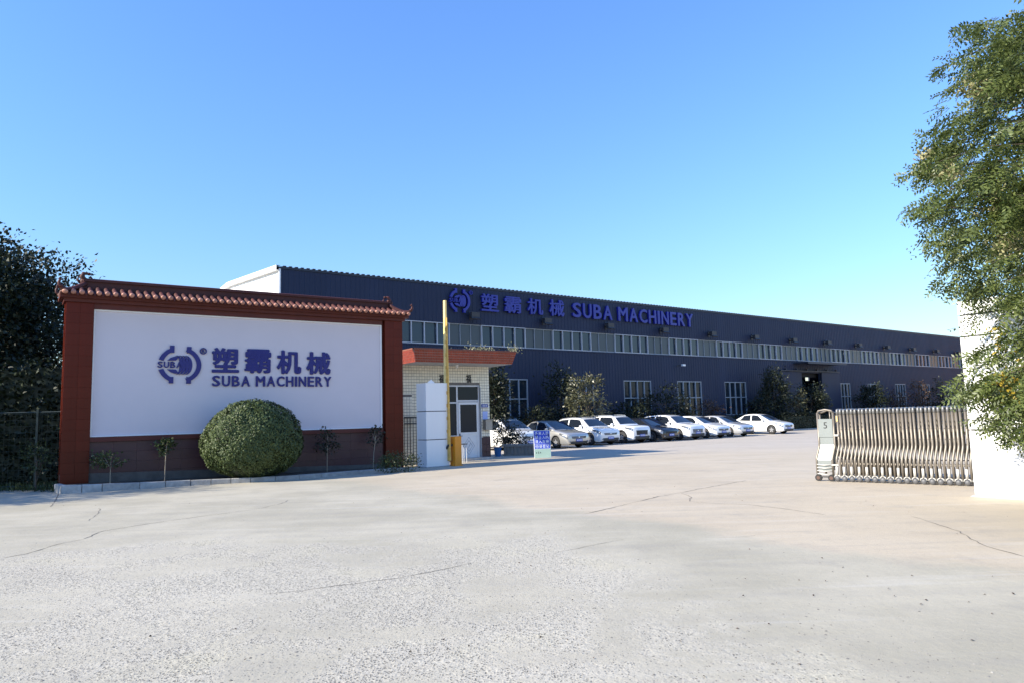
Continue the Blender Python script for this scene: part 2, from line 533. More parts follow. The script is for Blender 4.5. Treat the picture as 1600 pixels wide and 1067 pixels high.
def thing(name, label, cat, loc=(0, 0, 0), rotz=0.0, group=None):
    o = bpy.data.objects.new(name, None)
    C.objects.link(o)
    o.empty_display_size = 0.3
    o.location = tuple(float(q) for q in loc)
    o.rotation_euler = (0, 0, rotz)
    return tag(o, label, cat, group)

def fast_mesh(name, V, quads, mats, midx=None):
    me = bpy.data.meshes.new(name)
    V = np.asarray(V, dtype=np.float32)
    Q = np.asarray(quads, dtype=np.int32)
    k = Q.shape[1]
    me.vertices.add(len(V))
    me.vertices.foreach_set('co', V.ravel())
    me.loops.add(Q.size)
    me.loops.foreach_set('vertex_index', Q.ravel())
    me.polygons.add(len(Q))
    me.polygons.foreach_set('loop_start', np.arange(0, Q.size, k, dtype=np.int32))
    for m in (mats if isinstance(mats, (list, tuple)) else [mats]):
        me.materials.append(m)
    if midx is not None:
        me.polygons.foreach_set('material_index', np.asarray(midx, dtype=np.int32))
    me.update(calc_edges=True)
    return me


# ------------------------------------------------------------------ lettering
def glyph_mesh(text, w, h, depth, bold, mat, name='letter', keep=False):
    """one character as a plate of real thickness; bold weight comes from slightly shifted shells of the same outline"""
    cu = bpy.data.curves.new('glyph', 'FONT')
    cu.body = text
    cu.size = 1.0
    cu.resolution_u = 3
    ob = bpy.data.objects.new('glyph', cu)
    C.objects.link(ob)
    dg = bpy.context.evaluated_depsgraph_get()
    me0 = bpy.data.meshes.new_from_object(ob.evaluated_get(dg))
    n = len(me0.vertices)
    if n == 0:
        bpy.data.objects.remove(ob)
        return None
    co = np.empty(n * 3)
    me0.vertices.foreach_get('co', co)
    co = co.reshape(-1, 3)
    bx, bz = bold, bold * 0.75
    lo, hi = co.min(0) - np.array([bx, bz, 0]), co.max(0) + np.array([bx, bz, 0])
    sz = np.maximum(hi - lo, 1e-6)
    sx, sy = w / sz[0], h / sz[1]
    if keep:
        sx = sy = min(sx, sy)
    faces = [tuple(p.vertices) for p in me0.polygons]
    fs = []
    for f in faces:
        a = sum(co[f[i], 0] * co[f[(i + 1) % len(f)], 1] - co[f[(i + 1) % len(f)], 0] * co[f[i], 1] for i in range(len(f)))
        fs.append(f if a > 0 else f[::-1])
    es = {}
    for f in fs:
        for a, b in zip(f, f[1:] + f[:1]):
            es[(a, b)] = 1
    sides = [(a, a + n, b + n, b) for (a, b) in es if (b, a) not in es] if depth > 0.0015 else []
    out = MB()
    sh = [(0, 0)] if bold < 0.004 else [(0, 0), (1, 0), (-1, 0), (0, 1), (0, -1), (.7, .7), (-.7, .7), (.7, -.7), (-.7, -.7)]
    for k, (ux, uz) in enumerate(sh):
        xs = (co[:, 0] + ux * bx - (lo[0] + hi[0]) / 2) * sx
        zs = (co[:, 1] + uz * bz - (lo[1] + hi[1]) / 2) * sy
        d = depth - k * min(0.0014, depth * 0.08)
        out.add([(x, -d, z) for x, z in zip(xs, zs)] + [(x, 0, z) for x, z in zip(xs, zs)], fs + sides)
    bpy.data.objects.remove(ob)
    bpy.data.curves.remove(cu)
    bpy.data.meshes.remove(me0)
    return out.mesh(name, mat)

_gl = {}
def letter(text, x0, x1, z0, z1, y, depth, bold, mat, parent, name='letter', keep=False):
    me = glyph_mesh(text, x1 - x0, z1 - z0, depth, bold, mat, name, keep)
    if me is None:
        return None
    return put(name, me, parent, ((x0 + x1) / 2, y, (z0 + z1) / 2))

def word(text, x0, x1, z0, z1, y, depth, bold, mat, parent, adv):
    # adv: relative widths of the letters
    tot = sum(adv[c] for c in text) + 0.14 * (len(text) - 1)
    u = (x1 - x0) / tot
    x = x0
    for c in text:
        w = adv[c] * u
        if c != ' ':
            letter(c, x, x + w, z0, z1, y, depth, bold, mat, parent)
        x += w + 0.14 * u
ADV = dict(S=.66, U=.68, B=.66, A=.74, M=.82, C=.70, H=.68, I=.2, N=.70, E=.60, R=.68, Y=.70)
ADV[' '] = .22

def arc_band(mb, cx, cz, r0, r1, a0, a1, y0, y1, n=18, m=0, ex=1.0):
    pts_o = [(cx + ex * r1 * math.cos(R(a0 + (a1 - a0) * i / n)), cz + r1 * math.sin(R(a0 + (a1 - a0) * i / n))) for i in range(n + 1)]
    pts_i = [(cx + ex * r0 * math.cos(R(a0 + (a1 - a0) * i / n)), cz + r0 * math.sin(R(a0 + (a1 - a0) * i / n))) for i in range(n + 1)]
    for i in range(n):
        q = [pts_i[i], pts_o[i], pts_o[i + 1], pts_i[i + 1]]
        a = sum(q[k][0] * q[(k + 1) % 4][1] - q[(k + 1) % 4][0] * q[k][1] for k in range(4))
        mb.prism(q if a > 0 else q[::-1], y0, y1, m)

def logo(parent, x0, x1, z0, z1, y, d, mat):
    # brand emblem: two pipe brackets round a ribbed ball, with the word across the left side
    W, H = x1 - x0, z1 - z0
    cx, cz = x0 + W * 0.51, z0 + H * 0.5
    u = W / 900.0
    v = H / 800.0
    k = v / u
    def P(px, pz):
        return (cx + (px - 660) * u, cz - (pz - 538) * v)
    def band(r0, r1, a0, a1, mb):
        n = 16
        for i in range(n):
            aa = [R(a0 + (a1 - a0) * j / n) for j in (i, i + 1)]
            q = [(cx + r * u * math.cos(a), cz + r * v * 0.86 * math.sin(a)) for r, a in ((r0, aa[0]), (r1, aa[0]), (r1, aa[1]), (r0, aa[1]))]
            ar = sum(q[t][0] * q[(t + 1) % 4][1] - q[(t + 1) % 4][0] * q[t][1] for t in range(4))
            mb.prism(q if ar > 0 else q[::-1], y - d, y, 0)
    b = MB()
    band(350, 448, -70, 70, b)
    for pz0, pz1 in ((150, 285), (790, 930)):
        (ax, az), (bx, bz) = P(800, pz1), P(895, pz0)
        b.box(ax, bx, y - d - .002, y, az, bz)
    b.build('emblem_bracket', mat, parent)
    b = MB()
    band(350, 448, 113, 164, b)
    (ax, az), (bx, bz) = P(450, 285), P(540, 135)
    b.box(ax, bx, y - d - .002, y, az, bz)
    b.build('emblem_bracket', mat, parent)
    b = MB()
    band(350, 448, 196, 247, b)
    (ax, az), (bx, bz) = P(440, 925), P(530, 790)
    b.box(ax, bx, y - d - .002, y, az, bz)
    b.build('emblem_bracket', mat, parent)
    # ribbed ball: nested crescents
    b = MB()
    for j in range(4):
        ox = 600 + j * 62
        n = 14
        prev = None
        b = MB()
        for i in range(n + 1):
            a = R(-90 + 180 * i / n)
            zi = 540 - math.sin(a) * 198
            xo = ox + math.cos(a) * (120 + 4 * j) + 2
            xi = ox - 20 + math.cos(a) * (120 + 4 * j - 44)
            cur = (P(xi, zi), P(xo, zi))
            if prev:
                q = [prev[0], prev[1], cur[1], cur[0]]
                ar = sum(q[t][0] * q[(t + 1) % 4][1] - q[(t + 1) % 4][0] * q[t][1] for t in range(4))
                b.prism(q if ar > 0 else q[::-1], y - d + 0.006 * (j % 2), y)
            prev = cur
        b.build('emblem_ball', mat, parent)
    for sgn in (1, -1):
        b = MB()
        pts = [P(400, 540 - sgn * 92), P(575, 540 - sgn * 92), P(640, 540 - sgn * 172), P(560, 540 - sgn * 182), P(470, 540 - sgn * 150)]
        ar = sum(pts[t][0] * pts[(t + 1) % 5][1] - pts[(t + 1) % 5][0] * pts[t][1] for t in range(5))
        b.prism(pts if ar > 0 else pts[::-1], y - d, y)
        b.build('emblem_ball', mat, parent)
    (ax, az), (bx, bz) = P(205, 602), P(705, 472)
    word('SUBA', ax, bx, az, bz, y, d, 0.03, mat, parent, ADV)
    b = MB()
    (ax, az) = P(1148, 232)
    n = 20
    for i in range(n):
        aa = [2 * math.pi * j / n for j in (i, i + 1)]
        q = [(ax + r * u * math.cos(a), az + r * u * math.sin(a)) for r, a in ((52, aa[0]), (76, aa[0]), (76, aa[1]), (52, aa[1]))]
        b.prism(q, y - d, y)
    b.build('trademark_ring', mat, parent)
    letter('R', ax - 28 * u, ax + 30 * u, az - 36 * u, az + 36 * u, y, d, 0.02, mat, parent)

# ------------------------------------------------------------------ foliage
def leaf_cards(points, dirs, length, width, droop=0.3, jitter=0.6):
    """one folded diamond per leaf: base, two sides, tip"""
    n = len(points)
    P = np.asarray(points)
    D = np.asarray(dirs) + rng.normal(0, jitter, (n, 3)) + np.array([0, 0, -droop])
    D /= np.linalg.norm(D, axis=1)[:, None] + 1e-9
    A = rng.normal(0, 1, (n, 3))
    Sd = np.cross(D, A)
    Sd /= np.linalg.norm(Sd, axis=1)[:, None] + 1e-9
    Nn = np.cross(Sd, D)
    l = length * rng.uniform(0.6, 1.25, n)[:, None]
    w = width * rng.uniform(0.7, 1.25, n)[:, None]
    b = P
    t = P + D * l + Nn * l * rng.uniform(-.2, .1, n)[:, None]
    m1 = P + D * l * 0.45 + Sd * w * 0.5 + Nn * w * 0.15
    m2 = P + D * l * 0.45 - Sd * w * 0.5 + Nn * w * 0.15
    V = np.stack([b, m1, t, m2], 1).reshape(-1, 3)
    Q = np.arange(n * 4).reshape(-1, 4)
    return V, Q

def sprig_cards(points, dirs, length=0.24, nl=5, ll=0.06, lw=0.026, droop=0.35, jitter=0.45):
    """pinnate leaf: pairs of leaflets along an arching rachis"""
    n = len(points)
    P = np.asarray(points)
    D = np.asarray(dirs) + rng.normal(0, jitter, (n, 3)) + np.array([0, 0, -droop])
    D /= np.linalg.norm(D, axis=1)[:, None] + 1e-9
    A = rng.normal(0, 0.6, (n, 3)) + np.array([0, 0, 1.0])
    Sd = np.cross(D, A)
    Sd /= np.linalg.norm(Sd, axis=1)[:, None] + 1e-9
    Nn = np.cross(Sd, D)
    L = length * rng.uniform(0.6, 1.2, n)[:, None]
    out = []
    for i in range(nl):
        u = (i + 0.7) / nl
        base = P + D * L * u - Nn * L * 0.28 * u * u
        sgns = (1, -1)
        for sg in sgns:
            ld = D * 0.55 + Sd * sg * 0.85 - Nn * 0.25 + rng.normal(0, 0.12, (n, 3))
            ld /= np.linalg.norm(ld, axis=1)[:, None]
            lp = np.cross(ld, Nn)
            s = (1 - 0.35 * abs(u - 0.5)) * rng.uniform(0.75, 1.2, n)[:, None]
            t = base + ld * ll * s
            m1 = base + ld * ll * .45 * s + lp * lw * .5 * s
            m2 = base + ld * ll * .45 * s - lp * lw * .5 * s
            out.append(np.stack([base, m1, t, m2], 1))
    V = np.stack(out, 1).reshape(-1, 3)
    Q = np.arange(len(V)).reshape(-1, 4)
    return V, Q

def clumpy_points(center, radii, n_clump, per, spread, shell=0.55, flat=1.0, zmin=-9, lo_cut=-1.0):
    """leaf positions gathered in clumps through an ellipsoid's outer volume"""
    u = rng.normal(0, 1, (n_clump * 2, 3))
    u /= np.linalg.norm(u, axis=1)[:, None]
    u = u[u[:, 2] > lo_cut][:n_clump]
    r = rng.uniform(shell, 1.0, len(u)) ** 0.7
    rad = np.array(radii)
    cc = u * r[:, None] * rad * rng.uniform(0.82, 1.12, len(u))[:, None]
    idx = np.repeat(np.arange(len(u)), per)
    pts = cc[idx] + rng.normal(0, 1, (len(idx), 3)) * np.array(spread) * np.array([1, 1, flat])
    dirs = pts / rad
    dirs /= np.linalg.norm(dirs, axis=1)[:, None] + 1e-9
    pts = pts + np.array(center)
    k = pts[:, 2] > zmin
    return pts[k], dirs[k], cc + np.array(center)

def trunk_mesh(h, r, targets, lean=(0, 0), n=7, forks=10, base_z=0.0):
    b = MB()
    pts, rad = [], []
    for i in range(6):
        t = i / 5
        pts.append((lean[0] * t + 0.05 * r * math.sin(3 * t) * 8 * r, lean[1] * t + 0.04 * math.sin(5 * t) * r, base_z + h * t))
        rad.append(r * (1.35 if i == 0 else 1 - 0.55 * t))
    b.tube(pts, rad, n)
    if len(targets):
        sel = [targets[i] for i in rng.choice(len(targets), min(forks, len(targets)), replace=False)]
        for q in sel:
            q = Vector(q)
            t = random.uniform(0.45, 0.98)
            p0 = Vector((lean[0] * t, lean[1] * t, base_z + h * t))
            mid = p0.lerp(q, 0.5) + Vector((random.uniform(-.1, .1), random.uniform(-.1, .1), 0.12 * (q - p0).length))
            b.tube([p0, mid, q], [r * 0.42, r * 0.26, r * 0.08], 5, caps=False)
    return b

def tree(name, label, cat, base, h, crown_c, radii, mat, n_clump, per, spread, ll, lw, r=0.1, group=None, shell=0.5, droop=0.3, forks=10, trunk_h=None, jitter=0.7, lo_cut=-0.8, multi=1, barkmat='bark'):
    t = thing(name, label, cat, base, 0, group)
    pts, dirs, cc = clumpy_points(crown_c, radii, n_clump, per, spread, shell, lo_cut=lo_cut, zmin=0.05)
    V, Q = leaf_cards(pts, dirs, ll, lw, droop, jitter)
    put('crown', fast_mesh('crown', V, Q, mat), t)
    th = trunk_h if trunk_h else crown_c[2] + radii[2] * 0.3
    trunk_mesh(th, r, cc, (crown_c[0] * .7, crown_c[1] * .7), forks=forks, base_z=-0.05).build('trunk', M[barkmat], t, smooth=True)
    return t


# ================================================================== GROUND
gb = MB()
gb.add([(-700, -120, 0), (700, -120, 0), (700, 900, 0), (-700, 900, 0)], [(0, 1, 2, 3)])
ground = gb.build('ground', M['ground'])
tag(ground, kind='structure')

def ribbon(pxs, w, jit=0.4, z=0.004):
    pts = [Vector(G(*p)) for p in pxs]
    fine = []
    for a, b in zip(pts, pts[1:]):
        n = max(2, int((b - a).length / 0.14))
        d = (b - a).normalized()
        s = Vector((-d.y, d.x, 0))
        for i in range(n):
            fine.append(a.lerp(b, i / n) + s * random.gauss(0, 0.014 * jit * 2))
    fine.append(pts[-1])
    vs, fs = [], []
    for i, p in enumerate(fine):
        d = (fine[min(i + 1, len(fine) - 1)] - fine[max(i - 1, 0)]).normalized()
        s = Vector((-d.y, d.x, 0))
        ww = w * random.uniform(0.25, 1.2) * (0.4 if i in (0, len(fine) - 1) else 1) * 0.5
        vs += [(p + s * ww).to_tuple(), (p - s * ww).to_tuple()]
        if i:
            k = 2 * i
            fs.append((k - 2, k - 1, k + 1, k))
    vs = [(x, y, z) for x, y, _ in vs]
    b = MB()
    b.add(vs, fs)
    return b

CR = [
    ([(0, 872), (40, 865), (90, 850), (130, 842), (160, 829), (250, 815), (340, 803), (400, 795), (440, 786), (450, 781)], 0.030),
    ([(400, 930), (470, 922), (550, 912), (620, 903), (690, 890), (735, 879)], 0.020),
    ([(912, 803), (960, 792), (1030, 775), (1070, 768), (1100, 762), (1166, 750)], 0.030),
    ([(1064, 770), (1080, 776), (1078, 783), (1110, 786), (1170, 788), (1230, 795), (1290, 804)], 0.028),
    ([(1425, 806), (1470, 820), (1500, 830), (1530, 848), (1560, 858), (1600, 869)], 0.026),
    ([(138, 813), (152, 803), (157, 793)], 0.022), ([(80, 791), (88, 779), (92, 771)], 0.05),
    ([(640, 768), (700, 760), (800, 746)], 0.014), ([(700, 786), (790, 790)], 0.012),
    ([(880, 728), (1000, 714), (1130, 703)], 0.03), ([(930, 722), (1100, 708), (1250, 703)], 0.02),
    ([(965, 707), (1060, 697), (1150, 690), (1280, 683)], 0.07),
    ([(1140, 840), (1180, 836)], 0.02), ([(870, 862), (930, 851), (975, 842)], 0.016),
]
for px, w in CR:
    c = ribbon(px, w * .6)
    c.build('crack', M['crack'], ground)

# loose stones of the worn surface
def pebbles():
    V, F = [], []
    ico = np.array([(0, 0, .8), (1, 0, 0), (.3, .95, 0), (-.8, .6, 0), (-.8, -.6, 0), (.3, -.95, 0)])
    fc = [(0, 1, 2), (0, 2, 3), (0, 3, 4), (0, 4, 5), (0, 5, 1)]
    n = 0
    for _ in range(60000):
        px, py = random.uniform(-40, 1640), random.uniform(790, 1075)
        x, y, _z = G(px, py)
        e = min(4.05 - (x + .31 * y), 10.6 - y) + random.gauss(0, 0.9)
        if e < 0 or random.random() > (0.5 if e > .5 else .25):
            if random.random() > 0.004:
                continue
        s = min(0.014, 0.0034 * math.exp(random.gauss(0.2, 0.45)))
        a = random.uniform(0, 6.28)
        c, d = math.cos(a), math.sin(a)
        sc = np.array([s * random.uniform(.7, 1.4), s * random.uniform(.6, 1.1), s * random.uniform(.5, .95)])
        p = ico * sc
        q = np.stack([p[:, 0] * c - p[:, 1] * d + x, p[:, 0] * d + p[:, 1] * c + y, p[:, 2] + 0.0005], 1)
        b = len(V) * 6
        V.append(q)
        F += [(i + b, j + b, k + b) for i, j, k in fc]
        n += 1
        if n > 9000:
            break
    return fast_mesh('gravel', np.concatenate(V), F, M['pebble'])
tag(put('gravel', pebbles()), kind='stuff')

# ================================================================== SIGN WALL
SWO, SWA = np.array([-12.62, 20.03, 0.0]), 55.0
SWR = R(90 - SWA)
WL = 10.45
sw = thing('sign_wall', 'long red brown tiled wall with white panel, blue company lettering and tiled roof', 'wall', SWO, SWR)
b = MB()
b.box(0.02, WL - 0.02, 0.03, 0.47, -0.3, 5.26)
b.box(0.69, 9.66, -0.10, 0.03, 5.10, 5.26)                # frame above panel
b.box(0.69, 9.66, -0.10, 0.03, 1.32, 1.455)                 # ledge below panel
b.build('wall_core', M['redpaint'], sw)
b = MB()
b.box(-0.06, WL + 0.06, -0.22, 0.62, 5.262, 5.36)
b.box(-0.16, WL + 0.16, -0.34, 0.74, 5.362, 5.45)
b.build('cornice', M['redpaint'], sw)
b = MB()
b.box(0.72, 9.63, -0.01, 0.03, 1.46, 5.095)
b.build('panel', M['panel'], sw)
b = MB()
b.box(0.692, 0.735, -0.055, 0.03, 1.456, 5.098); b.box(9.615, 9.658, -0.055, 0.03, 1.456, 5.098)
b.box(0.735, 9.615, -0.055, 0.03, 5.06, 5.098); b.box(0.735, 9.615, -0.055, 0.03, 1.456, 1.49)
b.build('panel_frame', M['whiteframe'], sw)
b = MB()
b.prism([(0.0, -0.3), (WL, -0.3), (WL, 0.16), (0.0, 0.47)], -0.06, 0.03)
b.build('base_skirting', M['skirt'], sw)
# pillar tiles
pt = MB().bevel_box(0.0, 0.3435, -0.125, 0.03, 0.0, 0.2985, 0.0018).mesh('pillar_tile', M['redtile'])
for x0 in (0.0, 9.75):
    for i in range(17):
        for j in range(2):
            o = put('pillar_tile', pt, sw, (x0 + 0.345 * j + 0.005, 0.0006 * random.uniform(-3, 3), 0.162 + 0.3 * i - (0.0)))
    for j in range(2):
        pass
b = MB()
for x0 in (0.0, 9.75):
    b.box(x0 + 0.002, x0 + 0.698, -0.10, 0.03, -0.3, 0.160)
b.build('pillar_foot', M['redtile'], sw)
# left end tiles
et = MB()
for i in range(17):
    et.box(-0.008, 0.02, 0.04, 0.46, 0.166 + .3 * i, 0.458 + .3 * i)
et.build('end_tiles', M['redtile'], sw)['kind'] = 'stuff'
pl = MB().bevel_box(0.0, 0.5965, -0.035, 0.03, 0.0, 0.288, 0.002).mesh('plinth_tile', M['plinth'])
for i in range(4):
    for j in range(15):
        put('plinth_tile', pl, sw, (0.70 + 0.5985 * j, random.uniform(-.002, .002), 0.155 + 0.29 * i))
# roof
b = MB()
EV, RG = -0.50, 0.0     # eave and ridge in y
ZE, ZR = 5.47, 5.70
TL, TR = -0.14, WL + 0.14
HL, HR = 0.46, WL - 0.46
b.add([(TL, EV, ZE), (TR, EV, ZE), (HR, RG, ZR), (HL, RG, ZR), (TL, 0.80, ZE), (TR, 0.80, ZE), (HR, 0.3, ZR), (HL, 0.3, ZR)],
      [(0, 1, 2, 3), (5, 4, 7, 6), (4, 0, 3, 7), (1, 5, 6, 2), (3, 2, 6, 7)])
b.box(TL, TR, EV + .01, .79, 5.452, 5.468)
b.build('roof_bed', M['rooftile'], sw)
slope = math.atan2(ZR - ZE, RG - EV)
SL = math.hypot(ZR - ZE, RG - EV)
tm = MB()
seg = 7
ring = [(0.062 * math.cos(math.pi * i / seg), 0.062 * math.sin(math.pi * i / seg)) for i in range(seg + 1)]
tm.add([(x, 0, z) for x, z in ring] + [(x, SL, z) for x, z in ring], [(i, i + 1, i + seg + 2, i + seg + 1) for i in range(seg)])
tile_roll = tm.mesh('roof_tile', M['rooftile'], True)
te = MB()
te.ellipsoid((0, -0.006, 0.018), (0.068, 0.050, 0.068), 12, 8)
tile_cap = te.mesh('tile_end', M['tileend'], True)
te2 = MB()
te2.add([(-0.045, 0, 0.0), (0.045, 0, 0.0), (0.045, 0.02, 0.0), (-0.045, 0.02, 0.0), (0, -0.01, -0.085)], [(0, 1, 2, 3), (1, 0, 4), (2, 1, 4), (3, 2, 4), (0, 3, 4)])
drip = te2.mesh('drip_tile', M['rooftile'])
NT = 52
for i in range(NT):
    x = -0.06 + (WL + 0.12) * i / (NT - 1)
    k = 1.0
    if x < HL: k = max(0.14, (x - TL) / (HL - TL))
    if x > HR: k = max(0.14, (TR - x) / (TR - HR))
    o = put('roof_tile', tile_roll, sw, (x, EV - 0.03, ZE + 0.004), (slope, 0, 0), (1, k, 1))
    put('tile_end', tile_cap, o, (0, 0, 0), (0, 0, random.uniform(-.25, .25)), (1, 1 / k, 1))
    if i < NT - 1:
        put('drip_tile', drip, sw, (x + (WL + 0.12) / (NT - 1) / 2, EV - 0.012, ZE - 0.004))
bk = MB()
for i in range(NT):
    x = -0.06 + (WL + 0.12) * i / (NT - 1)
    k = 1.0
    if x < HL: k = max(0.14, (x - TL) / (HL - TL))
    if x > HR: k = max(0.14, (TR - x) / (TR - HR))
    bk.tube([(x, .81, ZE + .02), (x, .81 - 0.5 * k, ZE + .02 + 0.23 * k)], 0.055, 6)
for i in range(6):
    y = EV + 0.16 + i * 0.2
    k = max(.15, min(1, 1 - (abs(y - .15) - .15) / .5))
    for x0, sg in ((TL, 1), (TR, -1)):
        bk.tube([(x0 - .02 * sg, y, ZE + .02), (x0 + sg * 0.6 * k, y, ZE + .02 + .23 * k)], 0.05, 6)
bk.build('rear_roof_tiles', M['rooftile'], sw, smooth=True)['kind'] = 'stuff'
b = MB()
b.box(HL - 0.04, HR + 0.04, -0.04, 0.34, ZR - 0.08, ZR + 0.05)
b.box(HL - 0.02, HR + 0.02, 0.0, 0.30, ZR + 0.05, ZR + 0.20)
b.box(HL - 0.05, HR + 0.05, -0.05, 0.35, ZR + 0.20, ZR + 0.25)
b.tube([(HL - 0.04, .15, ZR + .25), (HR + 0.04, .15, ZR + .25)], 0.07, 8)
b.build('ridge', M['rooftile'], sw)
for x0, x1, sg in ((HL, TL, -1), (HR, TR, 1)):
    for yr, ye in ((0.0, EV), (0.3, .80)):
        h = MB()
        pts = []
        for i in range(9):
            t = i / 8
            zz = ZR + 0.14 + (ZE + 0.04 - ZR - 0.14) * (1 - (1 - t) ** 1.7) + 0.10 * max(0, t - 0.6) ** 2 * 6
            pts.append((x0 + (x1 + 0.02 * sg - x0) * t, yr + (ye - yr) * t * 1.03, zz))
        h.tube(pts, [0.075] * 7 + [0.06, 0.045], 8)
        h.build('hip_ridge', M['rooftile'], sw, smooth=True)
        e = MB()
        p = Vector(pts[-1])
        q = [p, p + Vector((sg * .04, 0, .06)), p + Vector((sg * .05, 0, .14)), p + Vector((sg * .02, 0, .21)), p + Vector((-sg * .03, 0, .20))]
        e.tube(q, [.045, .045, .038, .03, .016], 7)
        e.ellipsoid(tuple(p + Vector((sg * .035, 0, .225))), (.03, .028, .04), 8, 6)
        e.ellipsoid(tuple(p + Vector((sg * .0, 0, .03))), (.06, .055, .055), 8, 6)
        e.build('corner_finial', M['rooftile'], sw, smooth=True)
    # ridge end beast: a curled head with horn and mane
    e = MB()
    p = Vector((x0 + sg * 0.02, .15, ZR + 0.16))
    e.ellipsoid(tuple(p + Vector((0, 0, .05))), (.13, .09, .13), 10, 7)
    e.tube([p + Vector((-sg * .02, 0, .08)), p + Vector((sg * .06, 0, .2)), p + Vector((sg * .02, 0, .30)), p + Vector((-sg * .08, 0, .30))], [.08, .075, .055, .03], 8)
    e.ellipsoid(tuple(p + Vector((-sg * .11, 0, .29))), (.06, .045, .045), 8, 6)
    e.tube([p + Vector((-sg * .15, 0, .06)), p + Vector((-sg * .18, 0, .16)), p + Vector((-sg * .15, 0, .23))], [.04, .035, .015], 6)
    e.tube([p + Vector((sg * .10, 0, .02)), p + Vector((sg * .17, 0, .10)), p + Vector((sg * .15, 0, .19))], [.05, .035, .015], 6)
    e.build('ridge_finial', M['rooftile'], sw, smooth=True)

def sw_px(px, py):
    t, y, z = loc(on_wall(px, py, SWO, SWA), SWO, SWA)
    return t, z

def px_letter(ch, x0, y0, x1, y1, bold, mat, parent, fn, y, d):
    (a, zt), (c, zb) = fn(x0, y0), fn(x1, y1)
    zt2, zb2 = fn((x0 + x1) / 2, y0)[1], fn((x0 + x1) / 2, y1)[1]
    return letter(ch, a, c, zb2, zt2, y, d, bold, mat, parent)

for ch, x0, y0, x1, y1 in (('塑', 331, 543.5, 373, 582), ('霸', 382, 545.5, 423, 583), ('机', 432, 547.5, 470, 584), ('械', 478, 550, 516, 585)):
    px_letter(ch, x0, y0, x1, y1, 0.034, M['lettering'], sw, sw_px, -0.012, 0.045)
a0, a1 = sw_px(331, 594)[0], sw_px(517, 596)[0]
zt, zb = sw_px(424, 587.3)[1], sw_px(424, 603.5)[1]
word('SUBA MACHINERY', a0, a1, zb, zt, -0.012, 0.045, 0.03, M['lettering'], sw, ADV)
la, lb = sw_px(245.5, 570)[0], sw_px(313.5, 570)[0]
logo(sw, la, lb, sw_px(280, 599.5)[1], sw_px(280, 540.5)[1], -0.012, 0.045, M['lettering'])

# ------------------------------------------------------------------ planting bed: kerb, soil
kp = [(-0.12, -0.15), (0.0, -1.05), (0.94, -1.14), (1.84, -1.24), (3.11, -1.42), (4.67, -1.78), (6.08, -1.90), (7.54, -1.62), (8.93, -1.20), (10.1, -0.95)]
kh = [0.22, 0.22, 0.20, 0.18, 0.16, 0.14, 0.13, 0.12, 0.10, 0.08]
kerb = thing('kerb', None, None, SWO, SWR)
kerb['kind'] = 'structure'
def kerb_stone(p, q, h0, h1):
    p, q = Vector((*p, 0)), Vector((*q, 0))
    d = (q - p).normalized()
    s = Vector((-d.y, d.x, 0)) * 0.13
    g = d * 0.008
    b = MB()
    vs = []
    for a, h in ((p + g, h0), (q - g, h1)):
        for k, zz in ((0, -0.05), (0, h - 0.015), (0.15, h), (1, h), (1, -0.05)):
            v = a + s * k
            vs.append((v.x, v.y, zz + (random.uniform(-.006, .006) if zz > 0 else 0)))
    b.add(vs, [(0, 1, 2, 3, 4), (9, 8, 7, 6, 5), (0, 5, 6, 1), (1, 6, 7, 2), (2, 7, 8, 3), (3, 8, 9, 4)])
    b.build('kerbstone', M['kerbstone'], kerb)
for i in range(len(kp) - 1):
    a, c = kp[i], kp[i + 1]
    Ls = math.dist(a, c)
    n = max(1, round(Ls / 0.62))
    for j in range(n):
        f0, f1 = j / n, (j + 1) / n
        kerb_stone((a[0] + (c[0] - a[0]) * f0, a[1] + (c[1] - a[1]) * f0), (a[0] + (c[0] - a[0]) * f1, a[1] + (c[1] - a[1]) * f1),
                   kh[i] + (kh[i + 1] - kh[i]) * f0, kh[i] + (kh[i + 1] - kh[i]) * f1)
b = MB()
vs, fs = [], []
for (x, y), h in zip(kp, kh):
    vs += [(x, y + 0.10, h - 0.05), (x, 0.05, h - 0.02)]
for i in range(len(kp) - 1):
    fs.append((2 * i, 2 * i + 2, 2 * i + 3, 2 * i + 1))
b.add(vs, fs)
so = b.build('soil', M['soil'])
so.location = tuple(SWO); so.rotation_euler = (0, 0, SWR)
tag(so, kind='structure')

# ------------------------------------------------------------------ topiary ball
def sw_w(t, y, z=0.0):
    return world_of(SWO, SWA, t, y, z)
tb = thing('topiary_bush', 'large clipped dome shaped green bush in front of the white panel', 'bush', sw_w(4.90, -1.22, 0.08), SWR)
n = 42000
u = rng.normal(0, 1, (n, 3)); u /= np.linalg.norm(u, axis=1)[:, None]
def dome(u):
    z = u[:, 2]
    rz = np.where(z > 0, 1.30, 1.02)
    rr = 1.47
    p = u * np.stack([np.full(len(u), rr), np.full(len(u), rr * 0.80), rz], 1)
    az = np.arctan2(u[:, 1], u[:, 0])
    lump = 1 + 0.022 * np.sin(5 * az + 3 * z) + 0.02 * np.sin(9 * az - 7 * z + 1) + 0.015 * np.sin(17 * az + 13 * z) + 0.012 * np.sin(23 * z + 11 * az)
    return p * lump[:, None] + np.array([0, 0, 1.03])
p = dome(u) 
dep = np.clip(np.abs(rng.normal(0, 0.05, n)), 0, .3)
p = p - u * dep[:, None]
p[:, 1] = np.minimum(p[:, 1], 1.18)
k = (p[:, 2] > 0.02)
tg = np.cross(u, rng.normal(0, 1, u.shape)); tg /= np.linalg.norm(tg, axis=1)[:, None]
D_ = tg + u * rng.uniform(.0, .8, (n, 1))
D_ /= np.linalg.norm(D_, axis=1)[:, None]
un = u + rng.normal(0, .28, u.shape)
S_ = np.cross(un, D_); S_ /= np.linalg.norm(S_, axis=1)[:, None]
